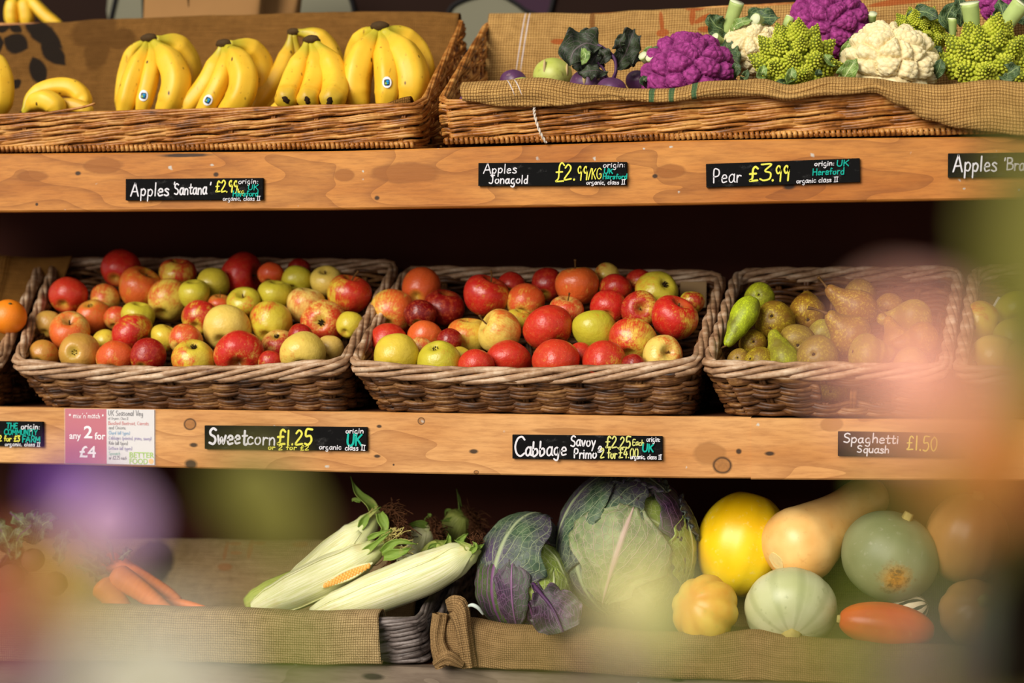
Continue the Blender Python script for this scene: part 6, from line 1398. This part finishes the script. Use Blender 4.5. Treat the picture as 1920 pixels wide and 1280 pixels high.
def lathe_obj(name, prof, p, axis, mat, ribs=0, rib=0.0, parent=None, n=48, seed=0, bend=0.0, wob=.012):
    ax = cd(*axis) if not isinstance(axis, Vector) else axis.normalized(); B3 = basis(ax, cd(.3, .9, .2)).to_3x3(); V = cat([Vector((a, b, 0)) for a, b in prof], 4); m = len(V) - 1
    def fn(u, v):
        k = v * m; i = min(m - 1, int(k)); q = V[i].lerp(V[i + 1], k - i); a = 2 * PI * u
        f = 1 - rib * (abs(math.cos(ribs * a / 2)) ** 6 if ribs else 0)
        l = Vector((max(0, q.y) * f * math.cos(a) + bend * q.x ** 2, max(0, q.y) * f * math.sin(a), q.x)); 
        return p + B3 @ (l * (1 + wob * nz(l, 14., seed)))
    mb = MB().grid(fn, n, 44, wrap=True)
    return mb.build(name, mat, parent)
def squash(label, px, py, rx, ry, Y, axis, mat, ribs=0, rib=0., stem=None, cat_='squash', nm='squash', seed=0):
    'rx across the axis, ry along it, photo points'
    p = P(px, py, Y); a, b = pxm(rx, p), pxm(ry, p)
    pr = [(b * math.cos(PI * i / 12) * (1 if True else 1), a * math.sin(PI * i / 12) ** .92) for i in range(13)]; pr[0] = (b * .96, 0); pr[-1] = (-b * .96, 0)
    o = lathe_obj(nm, pr, p, axis, mat, ribs, rib, seed=seed); tag(o, label, cat_, 'squashes and gourds in the lower basket'); LOC[o.name] = o.location.copy()
    if stem:
        ax = cd(*axis) * (1 if stem[0] > 0 else -1); e = p + ax * b * .95
        MB().tube([e - ax * .004, e + ax * .004, e + ax * abs(stem[0]) * .012], [stem[1] * 1.25, stem[1], stem[1] * .9], 14, squash=lambda u, v: 1 + .12 * math.cos(5 * 2 * PI * u)).build('stem', M['sq_stem'], o)
    return o
squash('big yellow oval squash behind the butternut', 1392, 1020, 87, 98, .20, (.25, 1, -.1), M['sq_y'], 10, .03, seed=1)
p = P(1500, 1021, .13); u = pxm(1, p); tip = P(1624, 934, .235)
axv = (tip - p); L = axv.length
o = lathe_obj('squash', [(-63 * u, 0), (-64 * u, 14 * u), (-58 * u, 38 * u), (-36 * u, 64 * u), (0, 74 * u), (36 * u, 66 * u), (L * .5, 52 * u), (L * .72, 46 * u), (L * .95, 45 * u), (L * 1.1, 40 * u), (L * 1.2, 22 * u), (L * 1.22, 0)], p, axv, M['sq_b'], 8, .015, seed=3)
tag(o, 'tan butternut squash with its neck raised and round blossom end outwards', 'squash', 'squashes and gourds in the lower basket'); LOC[o.name] = o.location.copy()
dn = -axv.normalized(); e = p + dn * 64 * u - dn * .001
mb = MB(); mb.tube([e - dn * .006, e + dn * .0015], [pxm(19, p), pxm(18, p)], 22, squash=lambda u_, v: 1 + .04 * math.cos(5 * 2 * PI * u_)); mb.build('blossom_scar', plain('tan_blossom_scar', S(232, 206, 140), .8, .15, .2, 90.), o, smooth=False)
squash('large grey-green squash with an orange scab, beyond the butternut neck', 1668, 1042, 92, 82, .12, (.35, .9, .25), M['sq_g'], 10, .02, (1, .008), seed=4)
o = bpy.data.objects[[k for k in LOC if k.startswith('squash')][-1]]
c0 = P(1668, 1042, .12); q = P(1664, 1072, .12) + CB * pxm(78, c0) - o.location
nt = M['sq_g'].node_tree; bs_ = nt.nodes['Principled BSDF'].inputs['Base Color']; old = bs_.links[0].from_socket
gg = G.__new__(G); gg.mat = M['sq_g']; gg.nt = nt; gg.b = nt.nodes['Principled BSDF']
cc = gg.co(); dd = gg.node('VectorMath', {0: cc, 1: q}, operation='DISTANCE').outputs['Value']
ns = gg.noise(cc, 90.0, 4.0, 0.7)
mk = gg.mapr(gg.math('ADD', dd, gg.math('MULTIPLY', gg.math('SUBTRACT', ns, 0.5), 0.05)), pxm(36, c0), pxm(16, c0))
gg.set(bs_, gg.mix(gg.math('MULTIPLY', mk, 0.9), old, gg.mix(gg.mapr(ns, .4, .6), S(120, 84, 40), S(206, 140, 40))))
squash('pale green round squash with its corky stem facing out', 1483, 1142, 87, 68, .055, (-.1, -.62, .78), M['sq_p'], 12, .014, (1, .014), seed=5)
squash('knobbly yellow-orange gourd in front of the big yellow squash', 1322, 1142, 66, 56, .035, (-.5, .3, .5), M['sq_c'], 8, .10, None, 'gourd', 'gourd', seed=6)
squash('elongated orange-red squash lying on the sack edge', 1662, 1172, 43, 90, .03, (1, -.12, .1), M['sq_r'], 8, .03, (-.5, .006), seed=7)
squash('cream squash with dark stripes peeping behind the orange-red one', 1704, 1146, 32, 38, .11, (.8, .4, .3), gstr.mat, 10, .05, None, seed=8)
squash('dim tan squash at the far end, drowned in brown blur', 1812, 1010, 78, 84, .15, (.2, .9, .2), M['sq_t'], 10, .04, (1, .009), seed=9)
squash('dull squash low at the far end under the dim tan one', 1826, 1150, 66, 58, .08, (.1, .5, .8), M['sq_t'], 10, .05, (1, .01), seed=10)
# ------------------------------------------------------------------ flowers between the camera and the stall (out of focus)
def Pd(px, py, d): return CAMP + (CR * (px - 960) + CU * (640 - py) - CB * F) * (d / F)
def petal_mat(name, c, c2=None):
    g = G(name, .6, .2); s = g.sep(g.co('UV')); g.color(g.mix(g.mapr(s[1], .1, .9), c2 or tuple(x * .7 for x in c), c)); g.b.inputs['Subsurface Weight'].default_value = .15; g.b.inputs['Subsurface Radius'].default_value = (.004, .003, .002); return g.mat
M['fstem'] = plain('flower_stem_green', S(112, 122, 44), .6, .2, .2, 60.); M['fcent'] = plain('flower_centre_yellow', S(206, 160, 40), .8, .1, .3, 300.)
FLN = []
def flower(label, px, py, d, rpx, mat, n=8, face=(0, .15, 1), cent=.22, wide=1.0, cup=.15, centre=None, seed=0, leafs=()):
    p = Pd(px, py, d); R = rpx * d / F; ax = cd(*face); rnd = random.Random(seed + px)
    foot = Vector((p.x + rnd.uniform(-.02, .02), p.y + rnd.uniform(-.01, .03), 0.0))
    t = thing('flower', label, 'flower', foot, 'out-of-focus flowers in front of the stall'); LOC[t.name] = foot
    x = ax.orthogonal().normalized(); y = ax.cross(x)
    for k in range(n):
        a = 2 * PI * k / n + rnd.uniform(-.12, .12); e = x * math.cos(a) + y * math.sin(a); l = R * rnd.uniform(.9, 1.08)
        mid = [p + e * R * .1, p + e * l * .4 + ax * R * cup * .8, p + e * l * .75 + ax * R * cup, p + e * l + ax * R * cup * .7]
        solid(leaf(MB(), mid, R * wide * PI / n * 1.15, ax, wave=.08, curl=.12, n=12, seed=k, prof=((0, .25), (.4, .8), (.75, 1), (1, .3))).build('petal', mat, t), .0004)
    MB().ball(p + ax * R * .06, (R * cent, R * cent, R * cent), 14, 8, lambda q: 1 + .06 * math.sin(q.x * 40) * math.sin(q.y * 40)).build('flower_centre', centre or M['fcent'], t)
    c = [p - ax * R * .05 * min(1, 8 * q) - ax * R * .5 * math.sin(PI * min(1, q * 3)) * .6 + (foot - p) * q for q in (i_ / 30 for i_ in range(31))]
    MB().tube(c, [.0018 + .0008 * i / len(c) for i in range(len(c))], 8).build('stem', M['fstem'], t)
    for pts, w, mt in leafs:
        solid(leaf(MB(), [Pd(a, b, d) for a, b in pts], w * d / F, cd(.1, .2, 1), wave=.1, curl=.3).build('leaf', M[mt], t), .0005)
    return t
def blade(label, pts, w, d, mat, prof=((0, .5), (.3, 1), (.7, .9), (1, .1)), nm='leaf_blade'):
    c = [Pd(a, b, d) for a, b in pts]; foot = Vector((c[0].x, c[0].y, 0))
    t = thing('flower_leaf', label, 'leaf', foot, 'out-of-focus leaves in front of the stall'); LOC[t.name] = foot
    solid(leaf(MB(), c, w * d / F, cd(.15, .2, 1), wave=.06, curl=.25, n=30, prof=prof).build('blade', M[mat], t), .0006)
    MB().tube([foot.lerp(c[0], i_ / 12) + Vector((.006 * math.sin(PI * i_ / 12), 0, 0)) for i_ in range(13)], .0014, 7).build('stem', M['fstem'], t)
M['fl_olive'] = leaf_mat('olive_flower_leaf', S(118, 112, 36), S(138, 132, 56), S(98, 92, 28), nv=6); M['fl_green'] = leaf_mat('green_flower_leaf', S(120, 140, 26), S(160, 172, 70), S(92, 110, 20), nv=6)
M['fl_grey'] = leaf_mat('grey_green_flower_leaf', S(140, 142, 118), S(170, 170, 140), S(112, 116, 96), nv=6); M['fl_dark'] = plain('dark_flower_leaf', S(22, 16, 9), .95, .03, .3, 40.)
M['fl_brown'] = leaf_mat('bronze_flower_leaf', S(122, 80, 40), S(150, 106, 60), S(96, 60, 28), nv=6)
pm = {'pink': petal_mat('salmon_pink_petal', S(246, 186, 166), S(232, 152, 136)), 'orange': petal_mat('orange_petal', S(204, 132, 66), S(160, 94, 42)), 'lilac': petal_mat('lilac_petal', S(196, 158, 188), S(160, 118, 166)), 'violet': petal_mat('violet_petal', S(116, 64, 150), S(84, 40, 120)),
      'red': petal_mat('brick_red_petal', S(168, 74, 62), S(124, 44, 34)), 'gold': petal_mat('old_gold_petal', S(182, 150, 78), S(150, 118, 44)), 'cream': petal_mat('cream_petal', S(224, 214, 160), S(206, 196, 110)), 'ivory': petal_mat('ivory_petal', S(192, 186, 170), S(176, 170, 142)), 'mauve': petal_mat('dusky_mauve_petal', S(126, 96, 104), S(92, 66, 76))}
flower('blurred salmon-pink blossom in front of the pear basket', 1706, 692, .36, 118, pm['pink'], 9, seed=1)
flower('blurred orange blossom in front of the middle shelf end, below the pink one', 1836, 852, .42, 132, pm['orange'], 10, seed=2)
flower('blurred violet blossom just under the pink offer card', 140, 922, .62, 70, pm['violet'], 7, seed=3, centre=pm['lilac'])
flower('blurred lilac blossom below the violet one, over the leafy roots', 208, 976, .58, 74, pm['lilac'], 8, seed=4, centre=pm['lilac'])
flower('blurred brick-red blossom low at the picture side beneath the leafy roots', 8, 1130, .45, 105, pm['red'], 8, seed=5, centre=pm['red'])
flower('blurred old-gold blossom between the carrots and the brick-red blossom', 124, 1084, .43, 78, pm['gold'], 7, seed=6)
flower('blurred ivory blossom covering the corn basket corner at the bottom', 286, 1284, .42, 150, pm['ivory'], 10, seed=7, centre=pm['ivory'])
flower('blurred cream blossom below the large cabbage', 1196, 1118, .48, 84, pm['cream'], 8, seed=8, centre=pm['cream'])
flower('blurred mauve blossom under the cream one, over the lower sack', 1166, 1246, .5, 62, pm['mauve'], 7, seed=9, centre=pm['mauve'])
flower('blurred mauve blossom under the orange-red squash', 1694, 1258, .45, 90, pm['mauve'], 8, seed=10, centre=pm['mauve'])
flower('blurred mauve blossom in the bottom corner below the brick-red one', 60, 1262, .42, 84, pm['mauve'], 8, seed=11, centre=pm['mauve'])
blade('broad blurred olive leaf between the offer card and the corn', [(560, 1060), (520, 980), (470, 900), (440, 850)], 72, .55, 'fl_olive', ((0, .3), (.3, .9), (.7, 1), (1, .6)))
blade('tall blurred olive leaf over the cooking apples at the picture side', [(1910, 840), (1925, 600), (1920, 380), (1900, 200)], 105, .5, 'fl_olive', ((0, .5), (.3, .9), (.6, 1), (1, .15)))
blade('thin blurred green leaf lying over the corn sack bottom', [(640, 1236), (540, 1212), (440, 1200)], 32, .45, 'fl_green')
blade('blurred green leaf between the pale round squash and the orange-red one', [(1612, 1200), (1570, 1150), (1578, 1090)], 30, .45, 'fl_green')
blade('blurred green leaf crossing the knobbly gourd', [(1296, 1240), (1296, 1160), (1324, 1112)], 30, .45, 'fl_green')
blade('blurred olive leaf along the bottom of the squash sack', [(1640, 1272), (1480, 1256), (1340, 1270)], 46, .42, 'fl_olive')
blade('short blurred olive leaf along the cabbage sack bottom', [(1100, 1272), (1010, 1262), (930, 1274)], 34, .42, 'fl_olive')
blade('blurred bronze leaf over the far squashes', [(1860, 1230), (1846, 1080), (1860, 930)], 86, .47, 'fl_brown')
blade('blurred grey-green leaf beside the orange-red squash', [(1800, 1290), (1796, 1180), (1800, 1080)], 50, .45, 'fl_grey')
blade('dark blurred leaf filling the bottom corner beyond the squashes', [(1930, 1360), (1932, 1180), (1930, 950)], 150, .42, 'fl_dark', ((0, 1), (.3, 1), (.7, .9), (1, .2)))
